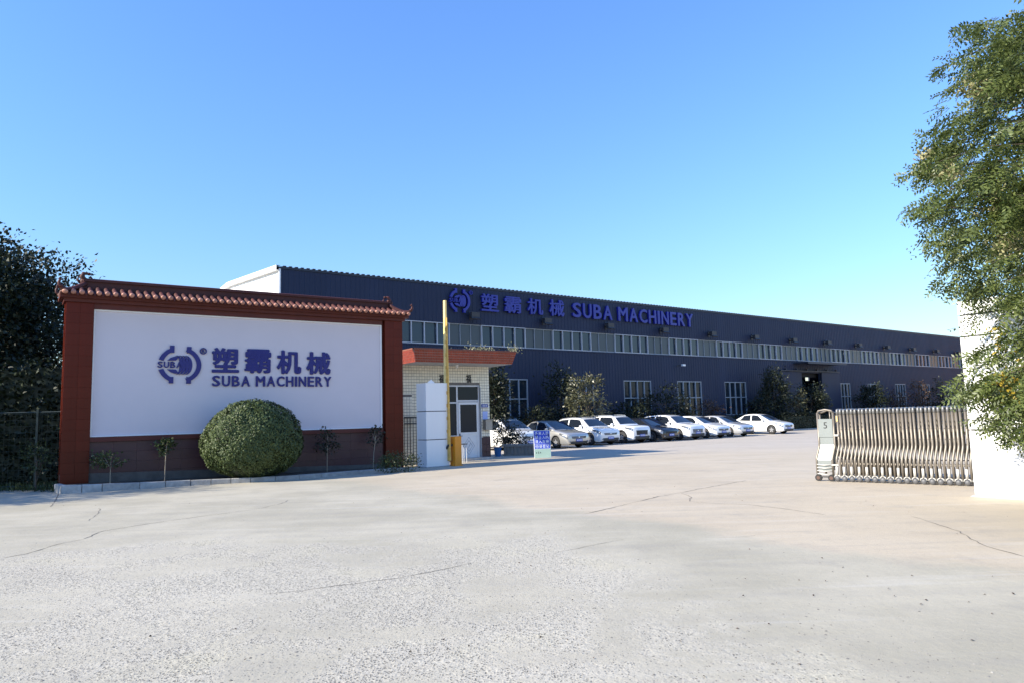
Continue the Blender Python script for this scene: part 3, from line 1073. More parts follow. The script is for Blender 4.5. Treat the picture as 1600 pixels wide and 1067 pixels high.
ll_ = 0.064 * rng.uniform(.6, 1.25, (n, 1)); lw_ = 0.040 * rng.uniform(.7, 1.2, (n, 1))
V = np.stack([p, p + D_ * ll_ * .45 + S_ * lw_ * .5, p + D_ * ll_, p + D_ * ll_ * .45 - S_ * lw_ * .5], 1)[k].reshape(-1, 3)
Q = np.arange(len(V)).reshape(-1, 4)
put('foliage', fast_mesh('foliage', V, Q, M['leaf_bush']), tb)
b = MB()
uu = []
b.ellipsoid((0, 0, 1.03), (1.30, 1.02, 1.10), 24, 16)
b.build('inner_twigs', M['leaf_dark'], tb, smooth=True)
tmb = MB()
for a in range(5):
    tmb.tube([(0.1 * math.cos(a * 1.3), .1 * math.sin(a * 1.3), -.1), (.5 * math.cos(a * 1.3), .5 * math.sin(a * 1.3), .5)], [.06, .03], 6)
tmb.build('trunk', M['bark'], tb)

# small standards in the bed
def standard(label, t, z0, ztop, w, bend, name='small_shrub_tree', D=0.6, clumps=9, per=26, mat='leaf_small', stemr=0.016, crown_h=0.30, flat=False):
    th = thing(name, label, 'small tree', sw_w(t, -D, z0), SWR, 'young shrubs planted along the sign wall')
    hh = ztop - z0
    cz = hh - crown_h
    pts, dirs, cc = clumpy_points((bend, 0, cz), (w, w * .8, crown_h), clumps, per, (w * .28, w * .28, crown_h * .22), 0.3)
    V, Q = leaf_cards(pts, dirs, 0.095, 0.05, -0.1, 0.7)
    put('crown', fast_mesh('crown', V, Q, M[mat]), th)
    s = MB()
    s.tube([(0, 0, -.1), (bend * .2, .0, cz * .4), (bend * .7, 0.0, cz * .8), (bend, 0, cz)], [stemr, stemr * .9, stemr * .8, stemr * .6], 6, caps=False)
    for q in cc[:6]:
        s.tube([(bend * .8, 0, cz * .75), tuple(q)], [stemr * .6, stemr * .25], 5, caps=False)
    s.build('stem', M['stem'], th, smooth=True)
    return th
standard('low spreading shrub at the far left of the bed, nearest the left pillar', 1.18, 0.14, 1.02, 0.42, 0.0, clumps=12, per=24, crown_h=0.26)
standard('lollipop shaped sapling with tall straight bare stem left of the topiary ball', 2.57, 0.12, 1.42, 0.23, 0.02, clumps=10, per=34, crown_h=0.25)
standard('dark shaggy shrub between the topiary ball and the leaning sapling', 7.43, 0.1, 1.42, 0.40, 0.0, clumps=15, per=24, crown_h=0.38, mat='leaf_shade')
standard('thin leaning sapling with uneven crown at the right pillar of the sign wall', 9.05, 0.09, 1.56, 0.30, 0.12, clumps=9, per=26, crown_h=0.33, mat='leaf_shade')
g = G(625, 737)
ls = thing('low_shrub', 'low dark spreading shrub with pale flecks between sign wall and white gate pillar', 'shrub', g, SWR)
pts, dirs, cc = clumpy_points((0, 0.1, 0.28), (0.72, 0.45, 0.30), 34, 46, (.13, .12, .09), 0.2)
V, Q = leaf_cards(pts[pts[:, 2] > 0.02], dirs[pts[:, 2] > 0.02], 0.07, 0.035, -0.1, 0.8)
put('foliage', fast_mesh('foliage', V, Q, M['leaf_small']), ls)
s = MB()
for q in cc[:12]:
    s.tube([(0, 0.1, -.05), tuple(q)], [.012, .005], 5, caps=False)
s.build('stem', M['stem'], ls)
V, Q = leaf_cards(cc + np.array([0, 0, .12]), np.tile([0, 0, 1.0], (len(cc), 1)), 0.045, 0.035, 0, .6)
put('blossom', fast_mesh('blossom', V, Q, M['leaf_dry']), ls)

# ================================================================== GUARDHOUSE
GHO, GHA = np.array([-1.03, 30.42, 0.0]), 55.0
gh = thing('guardhouse', 'small cream tiled gatehouse with red tiled canopy and white glazed door', 'gatehouse', GHO, R(90 - GHA))
def gh_px(px, py):
    t, y, z = loc(on_wall(px, py, GHO, GHA), GHO, GHA)
    return t, z
GW, GD, GZ = -4.05, 3.4, 3.86
OX0, OX1, OZ = -2.02, -0.48, 3.08       # door and window opening
b = MB()
b.box(GW, OX0, 0.02, 0.22, -0.1, GZ)
b.box(OX1, 0.0, 0.02, 0.22, -0.1, GZ)
b.box(OX0, OX1, 0.02, 0.22, OZ, GZ)
b.box(OX0, -1.62, 0.02, 0.22, -0.1, 0.97)
b.box(GW, GW + .2, 0.22, GD, -0.1, GZ); b.box(-.2, 0.0, 0.22, GD, -0.1, GZ)
b.box(GW + .2, -.2, GD - .2, GD, -0.1, GZ)
b.build('wall_core', M['grout'], gh)
b = MB()
b.box(GW + .2, -.2, .22, GD - .2, 0.0, 0.03); b.box(-3.2, -2.9, 1.0, 2.4, 0.03, 0.8); b.box(GW + .2, -.2, GD - .25, GD - .21, .03, 3.8)
b.build('interior', M['dark'], gh)
# tile skin (11 cm tiles, too small to pick apart singly)
b = MB()
P_ = 0.118
nx = int((0 - GW) / P_)
for i in range(nx + 1):
    for j in range(int(GZ / P_) + 1):
        x1 = -i * P_ - 0.004; x0 = max(GW, x1 - P_ + 0.014)
        z0 = j * P_ + 0.004; z1 = min(GZ, z0 + P_ - 0.014)
        if x1 - x0 < .02 or z1 - z0 < .02: continue
        if x0 < OX1 and x1 > OX0 and z0 < OZ + .02 and not (x1 < -1.60 and z1 < 0.97): continue
        if x0 > -0.46 and z0 < 0.93: continue
        yy = random.uniform(0, .0025)
        b.add([(x0, yy, z0), (x1, yy, z0), (x1, yy, z1), (x0, yy, z1), (x0, .02, z0), (x1, .02, z0), (x1, .02, z1), (x0, .02, z1)],
              [(0, 1, 2, 3), (0, 4, 5, 1), (1, 5, 6, 2), (2, 6, 7, 3), (3, 7, 4, 0)])
for i in range(int(GD / P_)):
    for j in range(int(GZ / P_)):
        for xs, sg in ((0.0, 1), (GW, -1)):
            y0, z0 = 0.03 + i * P_, j * P_ + .004
            xo = xs + sg * .012
            b.add([(xo, y0, z0), (xo, y0 + P_ - .012, z0), (xo, y0 + P_ - .012, z0 + P_ - .012), (xo, y0, z0 + P_ - .012)], [(0, 1, 2, 3) if sg > 0 else (3, 2, 1, 0)])
b.build('wall_tiles', M['creamtile'], gh)['kind'] = 'stuff'
b = MB()
for i in range(3):
    for j in range(2):
        b.bevel_box(-0.455 + j * .23, -0.455 + j * .23 + .225, -0.022, 0.02, 0.0 + .305 * i, .30 + .305 * i, .006)
b.build('base_tiles', M['plinth'], gh)
# canopy: flared fascia
CX0, CX1, CF, CZ0, CZ1 = -4.30, 0.40, -1.50, 3.865, 4.34
fl = 0.14
b = MB()
b.add([(CX0 + fl, CF + fl, CZ0), (CX1 - fl, CF + fl, CZ0), (CX1, CF, CZ1), (CX0, CF, CZ1),
       (CX0 + fl, GD + .3, CZ0), (CX1 - fl, GD + .3, CZ0), (CX1, GD + .44, CZ1), (CX0, GD + .44, CZ1)],
      [(0, 1, 2, 3), (1, 5, 6, 2), (4, 0, 3, 7), (5, 4, 7, 6), (3, 2, 6, 7), (1, 0, 4, 5)])
b.build('canopy_slab', [M['soffit']], gh)
b = MB()
def fascia(p00, p10, p11, p01, nx, nz, out):
    p00, p10, p11, p01, out = map(Vector, (p00, p10, p11, p01, out))
    f = lambda u, v: p00.lerp(p10, u).lerp(p01.lerp(p11, u), v)
    gx, gz = 0.05, 0.05
    for i in range(nx):
        for j in range(nz):
            u0, u1, v0, v1 = (i + gx) / nx, (i + 1 - gx) / nx, (j + gz) / nz, (j + 1 - gz) / nz
            q = [f(u0, v0), f(u1, v0), f(u1, v1), f(u0, v1)]
            o = out * (0.012 + random.uniform(0, .003))
            vs = [tuple(p + o) for p in q] + [tuple(p) for p in q]
            b.add(vs, [(0, 1, 2, 3), (0, 4, 5, 1), (1, 5, 6, 2), (2, 6, 7, 3), (3, 7, 4, 0)])
            b.m[-5:] = [0] * 5
fascia((CX0 + fl, CF + fl, CZ0), (CX1 - fl, CF + fl, CZ0), (CX1, CF, CZ1), (CX0, CF, CZ1), 42, 5, (0, -1, 0))
fascia((CX0 + fl, GD, CZ0), (CX0 + fl, CF + fl, CZ0), (CX0, CF, CZ1), (CX0, GD, CZ1), 40, 5, (-1, 0, 0))
fascia((CX1 - fl, CF + fl, CZ0), (CX1 - fl, GD, CZ0), (CX1, GD, CZ1), (CX1, CF, CZ1), 40, 5, (1, 0, 0))
b.build('canopy_tiles', M['canopytile'], gh)['kind'] = 'stuff'
b = MB()
b.box(CX0 - .01, CX1 + .01, CF - .02, CF + .10, CZ1 + .002, CZ1 + .05)
b.box(CX0 - .01, CX0 + .10, CF + .10, GD + .4, CZ1 + .002, CZ1 + .05); b.box(CX1 - .10, CX1 + .01, CF + .10, GD + .4, CZ1 + .002, CZ1 + .05)
b.build('canopy_coping', M['canopygrout'], gh)
b = MB()
b.box(-1.95, -1.85, -.62, -.52, CZ0 - .05, CZ0 - .002); b.ellipsoid((-1.9, -.57, CZ0 - .09), (.05, .05, .05), 10, 6)
b.build('soffit_lamp', M['whiteframe'], gh)
# door set
b = MB()
fw = 0.06
b.box(OX0, OX1 - .001, 0.03, 0.10, OZ - fw, OZ - .001)
b.box(OX1 - fw, OX1 - .001, 0.03, 0.10, 0, OZ - fw - .001)
b.box(-1.60, -1.53, 0.03, 0.10, 0, OZ - fw - .001)
b.box(OX0, OX0 + fw, 0.03, 0.10, 0.97, OZ - fw - .001)
b.box(OX0 + fw, -1.601, 0.035, 0.095, 2.33, 2.39)
b.box(-1.529, OX1 - fw - .001, 0.035, 0.095, 2.40, 2.47)
b.box(OX0 + fw, -1.601, 0.035, 0.095, 0.97, 1.03)
fr = b.build('door_frame', M['alu'], gh)
b = MB()
b.box(-1.528, OX1 - fw - .002, 0.06, 0.07, 2.471, OZ - fw - .001); b.box(OX0 + fw + .001, -1.602, 0.06, 0.07, 2.391, OZ - fw - .001)
b.box(OX0 + fw + .001, -1.602, 0.06, 0.07, 1.031, 2.329)
b.build('transom_glass', M['lowglass'], gh)
b = MB()
DX0, DX1 = -1.52, -0.55
b.box(DX0, DX0 + .09, 0.02, 0.07, 0.04, 2.38); b.box(DX1 - .09, DX1, 0.02, 0.07, 0.04, 2.38)
b.box(DX0 + .09, DX1 - .09, 0.02, 0.07, 2.28, 2.38); b.box(DX0 + .09, DX1 - .09, 0.02, 0.07, 1.05, 1.14)
b.box(DX0 + .09, DX1 - .09, 0.035, 0.06, 0.04, 1.05)
dr = b.build('door', M['doorpanel'], gh)
b = MB(); b.box(DX0 + .09, DX1 - .09, 0.04, 0.05, 1.141, 2.279); b.build('pane', M['lowglass'], dr)
b = MB()
cx, cz = (DX0 + DX1) / 2, 0.58
for sc in (1.0, 0.62):
    q = [(cx, cz - .36 * sc), (cx + .27 * sc, cz), (cx, cz + .36 * sc), (cx - .27 * sc, cz)]
    for i in range(4):
        a, c = q[i], q[(i + 1) % 4]
        b.tube([(a[0], .034, a[1]), (c[0], .034, c[1])], .008, 4)
b.tube([(cx - .06, .034, cz - .1), (cx + .1, .034, cz + .12)], .008, 4)
b.build('diamond_relief', M['winframegrey'], dr)
b = MB(); b.tube([(DX0 + .045, .02, 1.0), (DX0 + .045, -.03, 1.0), (DX0 + .14, -.03, 1.0)], .012, 6); b.box(DX0 + .02, DX0 + .07, .012, .02, .95, 1.1)
b.build('handle', M['darkmetal'], dr)
b = MB(); b.tube([(OX1 + .015, -.015, 0.0), (OX1 + .015, -.015, 3.0)], .022, 6); b.tube([(OX1 + .015, -.015, 3.0), (OX1 - .12, -.015, 3.02)], .022, 6)
b.build('conduit', M['winframegrey'], gh)
b = MB(); b.box(OX0 - .05, OX1 + .3, -.45, .02, 0.0, .10); b.build('doorstep', M['kerbstone'], gh)
for px in (690, 732):
    a, z = gh_px(px, 591)
    letter('福', a - .125, a + .125, z - .17, z + .17, -0.006, 0.02, 0.02, M['black'], gh, 'character')
x0, z0 = gh_px(752.2, 635.8); x1, z1 = gh_px(762, 630.6)
b = MB(); b.box(x0, x1, -.02, 0.0, z0, z1); pn = b.build('number_plate', M['blueplate'], gh)
w = (x1 - x0) / 5
for i, c in enumerate('值班室'):
    letter(c, x0 + .035 + i * .085, x0 + .035 + i * .085 + .07, z0 + .025, z1 - .025, -.0215, 0.002, .005, M['signwhite'], pn, 'character')
x0, z0 = gh_px(754, 654.5); x1, z1 = gh_px(761.5, 642)
b = MB(); b.box(x0, x1, -.012, -.003, z0, z1); b.build('notice', M['paper'], gh)
x0, z0 = gh_px(755, 671); x1, z1 = gh_px(765, 655.5)
b = MB(); b.box(x0, x1 - .01, -.22, -.003, z0, z1 - .02); b.box(x0 - .02, x1 + .01, -.26, -.003, z1 - .018, z1 + .02); b.box(x0 + .05, x1 - .05, -.225, -.22, z1 - .12, z1 - .09)
b.build('letter_box', M['steel'], gh)
def weed(label, px, py, w, h, mat='leaf_dry', n=140):
    o = on_wall(px, py, world_of(GHO, GHA, 0, CF + .18), GHA)
    o[2] = CZ1 + 0.003
    t = thing('canopy_weed', label, 'weed', o, R(90 - GHA), 'weeds growing on the gatehouse canopy')
    p = np.stack([rng.normal(0, w, n), rng.normal(0, .06, n), np.abs(rng.normal(0, h, n))], 1)
    V, Q = leaf_cards(p, np.tile([0, 0, .8], (n, 1)), .11, .03, 0, .7)
    put('foliage', fast_mesh('foliage', V, Q, M[mat]), t)
weed('dry pale weed near the middle of the red gatehouse canopy', 748, 548, .32, .10)
weed('straggly weed hanging at the right corner of the red canopy', 802, 551, .16, .14, n=110)

# low tiled wall and iron fence left of the gatehouse
lo_ = sw_w(11.0, 1.3)
lw0, lw1 = on_wall(627, 700, lo_, 55), on_wall(645, 700, lo_, 55)
ztop = on_wall(634, 616, lo_, 55)[2]
lw = thing('tiled_wall', 'narrow cream tiled wall stub between red pillar and gatehouse', 'wall', (lw0[0], lw0[1], 0), R(35))
LW = float(np.linalg.norm((lw1 - lw0)[:2]))
b = MB(); b.box(-0.5, LW, 0.015, .2, -.1, ztop); b.build('wall_core', M['grout'], lw)
b = MB(); b.box(-0.5, LW + .004, -.004, .205, ztop + .001, ztop + .02); b.build('coping', M['creamtile'], lw)
b = MB()
for i in range(int((LW + .5) / P_) + 1):
    for j in range(int(ztop / P_)):
        x1 = LW - i * P_; b.bevel_box(x1 - P_ + .013, x1, 0, .015, j * P_ + .004, j * P_ + P_ - .009, .003)
b.build('wall_tiles', M['creamtile'], lw)['kind'] = 'stuff'
io = G(648, 728)
ir = thing('iron_gate', 'dark iron side gate of slim bars behind the left white gate pillar', 'gate', (io[0] - .25, io[1] + .9, 0), R(35))
for z0, z1 in ((1.78, 1.83), (1.55, 1.59), (.12, .16)):
    MB().box(-.28, .9, -.02, .02, z0, z1).build('rail', M['darkmetal'], ir)
bar = MB().tube([(0, 0, 0.0), (0, 0, 1.8)], .014, 6).mesh('bar', M['darkmetal'])
for i in range(10):
    put('bar', bar, ir, (-.26 + .125 * i, .035, 0))

# ================================================================== GATE PILLARS
def pillar(label, corner, az1, w1, az2, w2, h, seams, foot=0.03):
    """corner = near corner; faces run from it along az1 and az2"""
    d1 = Vector((math.sin(R(az1)), math.cos(R(az1)), 0)); d2 = Vector((math.sin(R(az2)), math.cos(R(az2)), 0))
    c = Vector((corner[0], corner[1], 0))
    t = thing('gate_pillar', label, 'pillar', c, 0, 'white gate pillars')
    zs = [0.0] + seams + [h]
    def ring(off, z):
        o = -d1 * off - d2 * off
        return [tuple(o + Vector((0, 0, z))), tuple(d1 * (w1 + off) - d2 * off + Vector((0, 0, z))), tuple(d1 * (w1 + off) + d2 * (w2 + off) + Vector((0, 0, z))), tuple(-d1 * off + d2 * (w2 + off) + Vector((0, 0, z)))]
    fs = [(0, 1, 5, 4), (1, 2, 6, 5), (2, 3, 7, 6), (3, 0, 4, 7), (4, 5, 6, 7), (3, 2, 1, 0)]
    flip = d1.cross(d2).z < 0
    if flip: fs = [f[::-1] for f in fs]
    for i in range(len(zs) - 1):
        b = MB()
        z0, z1 = zs[i] + (0.015 if i else -.02), zs[i + 1] - (0.015 if i < len(zs) - 2 else 0)
        b.add(ring(0, z0) + ring(0, z1), fs)
        b.build('cladding_panel', M['pillar'], t)
    b = MB()
    b.add(ring(-.03, 0.0) + ring(-.03, h - .02), fs)
    b.build('seam_core', M['seam'], t)
    b = MB()
    b.add(ring(foot, 0.0) + ring(foot * .4, 0.03), fs)
    b.build('foot', M['kerbstone'], t)
    return t
lc = G(667, 730.3)
ph = at_depth(666, 597.7, lc[1])[2]
pl_ = pillar('slim white gate pillar with dark seams beside the yellow barrier', lc, 50, 0.98, 320, 0.62, ph,
       [at_depth(668, 686.7, lc[1])[2], at_depth(667, 642, lc[1])[2]])
b = MB(); b.add([(.05, .02, ph), (.3, .3, ph), (.22, .34, ph), (.18, .2, ph + .13)], [(0, 1, 3), (1, 2, 3), (2, 0, 3)]); b.build('cap_scrap', M['pillar'], pl_)
rc = G(1524, 775)
rh = at_depth(1497, 472, rc[1])[2]
s1 = at_depth(1516, 671, rc[1])[2]; s2 = at_depth(1500, 527, rc[1])[2]; s3 = at_depth(1498, 494, rc[1])[2]
pillar('tall broad sunlit white gate pillar behind the leafy tree branches', rc, 146, 1.75, 56, 0.9, rh, [s1, s2, s3], 0.06)

# ================================================================== BARRIER
cb = G(712.5, 727)
br = thing('barrier_gate', 'orange barrier cabinet with tall raised cream yellow boom arm', 'barrier', cb, R(90 - 140))
b = MB()
h = at_depth(712, 681, cb[1])[2]
b.bevel_box(-.17, .17, -.14, .14, 0.03, h, .015); b.box(-.2, .2, -.17, .17, 0, .035)
b.build('cabinet', M['orange'], br)
b = MB(); b.box(-.12, .1, -.146, -.139, .2, h - .15); b.build('cabinet_door', M['orange'], br)
arm_top = at_depth(695, 470, cb[1])
arm_bot = np.array([cb[0] - .30, cb[1] - .10, .6])
ht = arm_top[2]
iv = br.matrix_basis.inverted()
A0, A1 = iv @ Vector(arm_bot), iv @ Vector(arm_top)
b = MB()
sd = Vector((.045, 0, 0)); fd = Vector((0, .035, 0))
def bar4(p, q, a, c, mb, k=1.0, m=0):
    vs = [p - a - c, p + a - c, p + a + c, p - a + c, q - a * k - c * k, q + a * k - c * k, q + a * k + c * k, q - a * k + c * k]
    mb.add(vs, [(0, 3, 2, 1), (4, 5, 6, 7), (0, 1, 5, 4), (1, 2, 6, 5), (2, 3, 7, 6), (3, 0, 4, 7)], m)
bar4(A0 + Vector((-.035, 0, 0)), A1 + Vector((0, 0, 0)), Vector((.075, 0, 0)), Vector((0, .05, 0)), b, .75)
b.build('boom_arm', M['yellow'], br)
b = MB()
bar4(A0 + Vector((.11, .01, -.4)), A0.lerp(A1, .88) + Vector((.085, .01, 0)), Vector((.065, 0, 0)), Vector((0, .04, 0)), b, .35)
for i in range(9):
    p = A0.lerp(A1, .12 + .085 * i) + Vector((.075 - .004 * i, -.035, 0))
    b.box(p.x - .03, p.x + .03, p.y - .012, p.y + .012, p.z - .06, p.z + .06)
b.build('hanging_rail', M['yellowdark'], br)
b = MB(); b.tube([(A0.x, A0.y - .05, .62), (0.0, A0.y - .02, .75), (0, 0, .75)], .05, 8); b.build('pivot', M['darkmetal'], br)
# stool by the door
so_ = G(724, 722)
st = thing('metal_stool', 'small metal stand with thin legs beside the white gatehouse door', 'stool', (so_[0], so_[1], 0), R(35))
b = MB(); b.box(-.13, .13, -.13, .13, .70, .73); b.build('seat', M['darkmetal'], st)
for sx, sy in ((-.1, -.1), (.1, -.1), (.1, .1), (-.1, .1)):
    MB().tube([(sx, sy, 0), (sx * .9, sy * .9, .70)], .012, 6).build('leg', M['alu'], st)

# ================================================================== NOTICE BOARD
ab0, ab1 = G(835.5, 716), G(861.5, 715)
az = math.degrees(math.atan2(ab1[0] - ab0[0], ab1[1] - ab0[1]))
bw = float(np.linalg.norm(ab1 - ab0)); bh = 1.14
nb = thing('notice_board', 'blue and pale green standing notice board with white Chinese text', 'sign', ab0, R(90 - az))
lean = R(-7)
bd = MB(); bd.box(0, bw, 0, .03, .02, bh)
board = bd.build('board', M['signwhite'], nb); board.rotation_euler = (lean, 0, 0)
b = MB(); b.box(.025, bw - .02, -.004, -.001, .40, bh - .02); blue = b.build('blue_face', M['signblue'], board)
b = MB(); b.box(.01, bw - .01, -.004, -.001, .03, .385); b.build('green_face', M['signgreen'], board)
b = MB(); b.box(.025, bw - .02, -.007, -.0045, .575, .585); b.build('divider', M['signwhite'], board)
cw = (bw - .10) / 4
for r_, txt in enumerate(('外来人员', '禁止入内', '进入车辆')):
    z1 = bh - .05 - r_ * .168
    for i, ch in enumerate(txt):
        letter(ch, .05 + i * cw + .012, .05 + (i + 1) * cw - .012, z1 - .135, z1, -.0045, .003, .012, M['signwhite'], board, 'character')
for i, ch in enumerate('请登记'):
    letter(ch, .05 + (i + 1) * cw + .012, .05 + (i + 2) * cw - .012, .43, .555, -.0045, .003, .01, M['signwhite'], board, 'character')
b = MB(); arc_band(b, .05 + cw / 2, .49, .05, .066, 0, 360, -.007, -.0045, 18); b.box(.05 + cw / 2 - .04, .05 + cw / 2 + .04, -.007, -.0045, .48, .50)
b.build('prohibition_ring', M['signwhite'], board)
letter('5', .15, .20, .19, .28, -.0045, .003, .005, M['black'], board, 'character')
for x, sg in ((.08, 1), (.27, -1)):
    b = MB()
    b.add([(x, -.006, .19), (x, -.006, .28), (x + sg * .035, -.006, .235)], [(0, 1, 2) if sg < 0 else (0, 2, 1)])
    b.build('arrow_mark', M['black'], board)
b = MB()
b.tube([(.12, .06, 1.0), (.10, .42, 0)], .013, 6); b.tube([(bw - .08, .06, 1.0), (bw - .02, .42, 0)], .013, 6); b.tube([(.1, .33, .25), (bw - .03, .33, .25)], .01, 6)
b.build('prop_frame', M['darkmetal'], nb)

# planter, bucket, bench right of gatehouse
p0, p1 = G(786, 711.5), G(836, 711)
paz = math.degrees(math.atan2(p1[0] - p0[0], p1[1] - p0[1]))
pw = float(np.linalg.norm(p1 - p0))
pb = thing('concrete_planter', 'low dark concrete planter trough in front of the leafy shrub', 'planter', p0, R(90 - paz))
b = MB()
b.box(0, pw, 0, .5, 0.0, .06); b.box(-.04, pw + .04, -.04, .54, .40, .50); b.box(0.03, pw - .03, .03, .47, .06, .40)
b.build('trough', M['planter'], pb)
col = MB().bevel_box(0, .10, -.03, .0, 0.06, .40, .01).mesh('baluster', M['planter'])
for i in range(9):
    put('baluster', col, pb, (.04 + i * (pw - .18) / 8, .03, 0))
bo = G(778, 712.5)
bu = thing('blue_bucket', 'blue plastic bucket standing by the gatehouse corner', 'bucket', bo)
b = MB()
nn = 14
prof = [(.13, 0), (.17, .36), (.185, .37), (.185, .40), (.165, .40), (.125, .03)]
vs = [(r * math.cos(2 * math.pi * i / nn), r * math.sin(2 * math.pi * i / nn), z) for r, z in prof for i in range(nn)]
fs = [(j * nn + i, j * nn + (i + 1) % nn, (j + 1) * nn + (i + 1) % nn, (j + 1) * nn + i) for j in range(5) for i in range(nn)] + [tuple(range(nn - 1, -1, -1)), tuple(range(5 * nn, 6 * nn))]
b.add(vs, fs)
b.build('tub', M['bucket'], bu, smooth=False)
b = MB(); b.tube([(-.18, 0, .38), (-.15, .0, .46), (0, 0, .52), (.15, 0, .46), (.18, 0, .38)], .007, 5); b.build('handle', M['steel'], bu)
def bushy(name, label, cat, px, py, wd, h, mat, ncl, per, ll=.10, lw=.05, group=None, spread=.16, r=.04, depth=None, z0c=None, lo=-0.8):
    o = G(px, py) if depth is None else depth
    return tree(name, label, cat, (o[0], o[1], 0), h, (0, 0, h * .55), (wd, wd * .8, h * .47), M[mat], ncl, per, (spread, spread, spread * .8), ll, lw, r, group, .2, 0.1, 9, trunk_h=h * .55, lo_cut=lo)
bushy('leafy_shrub', 'dark leafy shrub in the planter in front of the half hidden white car', 'shrub', 790, 709, .55, 1.62, 'leaf_shade', 26, 34, .13, .06, spread=.14)
bushy('leafy_shrub', 'second smaller dark shrub in the planter nearer the notice board', 'shrub', 812, 709, .42, 1.15, 'leaf_shade', 18, 30, .12, .05, spread=.12)

# ================================================================== FACTORY
FA = 53.15
k_ = G(1260, 671)
FN = np.array([math.cos(R(FA)), -math.sin(R(FA)), 0])
fo_ = on_wall(439, 420, k_ - FN * 3.5, FA); fo_[2] = 0
FO = fo_
def fa_px(px, py):
    t, y, z = loc(on_wall(px, py, FO, FA), FO, FA)
    return t, z
FL, FD, FE = 96.0, 19.1, 10.05
fac = thing('factory_building', 'long dark navy steel clad factory hall with blue company lettering and white gable', 'factory', FO, R(90 - FA))
WB0, WB1 = 6.33, 7.70
LZ0, LZ1 = 1.45, 4.27
lows = [(2.0, 5.0), (7.9, 10.9)] + [(13.75 + 6.05 * i, 16.75 + 6.05 * i) for i in range(6)]
DOOR = (49.5, 52.95, 5.22)
lows = [w for w in lows if w[1] < 46] + [(56.1 + 5.95 * i, 58.5 + 5.95 * i) for i in range(6)]
T_ = 0.22
b = MB()
b.box(0, FL, 0, T_, WB1, FE)                     # upper wall
b.box(0, DOOR[0], 0, T_, LZ1 + .0, WB0); b.box(DOOR[0], DOOR[1], 0, T_, DOOR[2], WB0); b.box(DOOR[1], FL, 0, T_, LZ1, WB0)
edges = sorted([(a, c, 'w') for a, c in lows] + [(DOOR[0], DOOR[1], 'd')])
x = 0.0
for a, c, k in edges:
    b.box(x, a, 0, T_, -.2, LZ1)
    if k == 'w':
        b.box(a, c, 0, T_, -.2, LZ0)
    x = c
b.box(x, FL, 0, T_, -.2, LZ1)
b.box(0, FL, T_ + .3, T_ + .32, WB0 - 1.5, WB0 + .02, 1)
b.build('front_wall', [M['navy'], M['dark']], fac)
# ribs of the corrugated cladding
rb = MB()
def rib(x, z0, z1):
    w0, w1, d = .045, .022, .020
    rb.add([(x - w0, 0, z0), (x - w1, -d, z0), (x + w1, -d, z0), (x + w0, 0, z0), (x - w0, 0, z1), (x - w1, -d, z1), (x + w1, -d, z1), (x + w0, 0, z1)],
           [(0, 1, 5, 4), (1, 2, 6, 5), (2, 3, 7, 6), (0, 3, 2, 1), (4, 5, 6, 7)])
x = .15
while x < FL:
    rib(x, WB1 + .05, FE - .08)
    hit = [w for w in lows if w[0] - .12 < x < w[1] + .12]
    if hit:
        rib(x, LZ1 + .08, WB0 - .09); rib(x, 0, LZ0 - .08)
    elif DOOR[0] - .1 < x < DOOR[1] + .1:
        rib(x, DOOR[2] + .3, WB0 - .09)
    else:
        rib(x, 0, WB0 - .09)
    x += 0.30
rb.build('cladding_ribs', M['navy'], fac)['kind'] = 'stuff'
b = MB()
b.box(-.03, FL, -.05, T_ + .02, FE + .002, FE + .12)
x = .1
while x < FL:
    b.box(x, x + .16, -.10, .1, FE + .122, FE + .165)
    x += .33
b.build('eave_trim', M['navytrim'], fac)
b = MB()
b.box(0, FL, -.045, -.002, WB0 - .085, WB0 - .01); b.box(0, FL, -.03, -.002, WB1 + .004, WB1 + .045)
b.build('band_flashing', M['navy'], fac)
# gable, roof, back
FDR, GZR = 9.55, 10.75
gz = lambda y: FE + .1 + (GZR - FE - .1) * y / FDR
b = MB()
RD = FDR
b.add([(-.01, 0, -.2), (-.01, FD, -.2), (-.01, FD, FE + .1), (-.01, RD, gz(RD)), (-.01, 0, FE + .05)], [(4, 3, 2, 1, 0)])
b.build('gable_wall', M['gablewhite'], fac)
b = MB()
b.add([(-.20, -.0, FE + .12), (FL, -.0, FE + .12), (FL, RD, gz(RD) + .05), (-.20, RD, gz(RD) + .05), (-.20, FD + .3, FE + .12), (FL, FD + .3, FE + .12)], [(0, 1, 2, 3), (3, 2, 5, 4)])
b.build('roof', M['roofsheet'], fac)
b = MB()
for (ya, za), (yb, zb) in (((0.0, FE + .05), (RD, gz(RD) + .02)), ((RD, gz(RD) + .02), (FD, FE + .05))):
    b.add([(-.26, ya, za - .12), (-.26, yb, zb - .12), (-.26, yb, zb + .14), (-.26, ya, za + .14), (-.012, ya, za - .12), (-.012, yb, zb - .12), (-.012, yb, zb + .14), (-.012, ya, za + .14)],
          [(3, 2, 1, 0), (0, 1, 5, 4), (7, 6, 2, 3)])
b.box(-.10, -.012, -.02, .10, 0, FE + .02)
b.build('gable_trim', M['gablewhite'], fac)
b = MB()
b.box(0.05, FL, FD - .2, FD, -.2, 5.9); b.box(0.05, FL, FD - .2, FD, 6.9, FE)
x = 0.06
while x < FL - 4:
    b.box(x, x + 3.6, FD - .19, FD - .01, 5.901, 6.899)
    x += 4.6
b.box(FL - .2, FL, T_ + .01, FD - .21, -.2, FE)
b.build('rear_walls', M['navy'], fac)
b = MB()
b.box(.1, FL - .3, .6, FD - .3, .002, .02)
b.build('hall_floor', M['soffit'], fac)

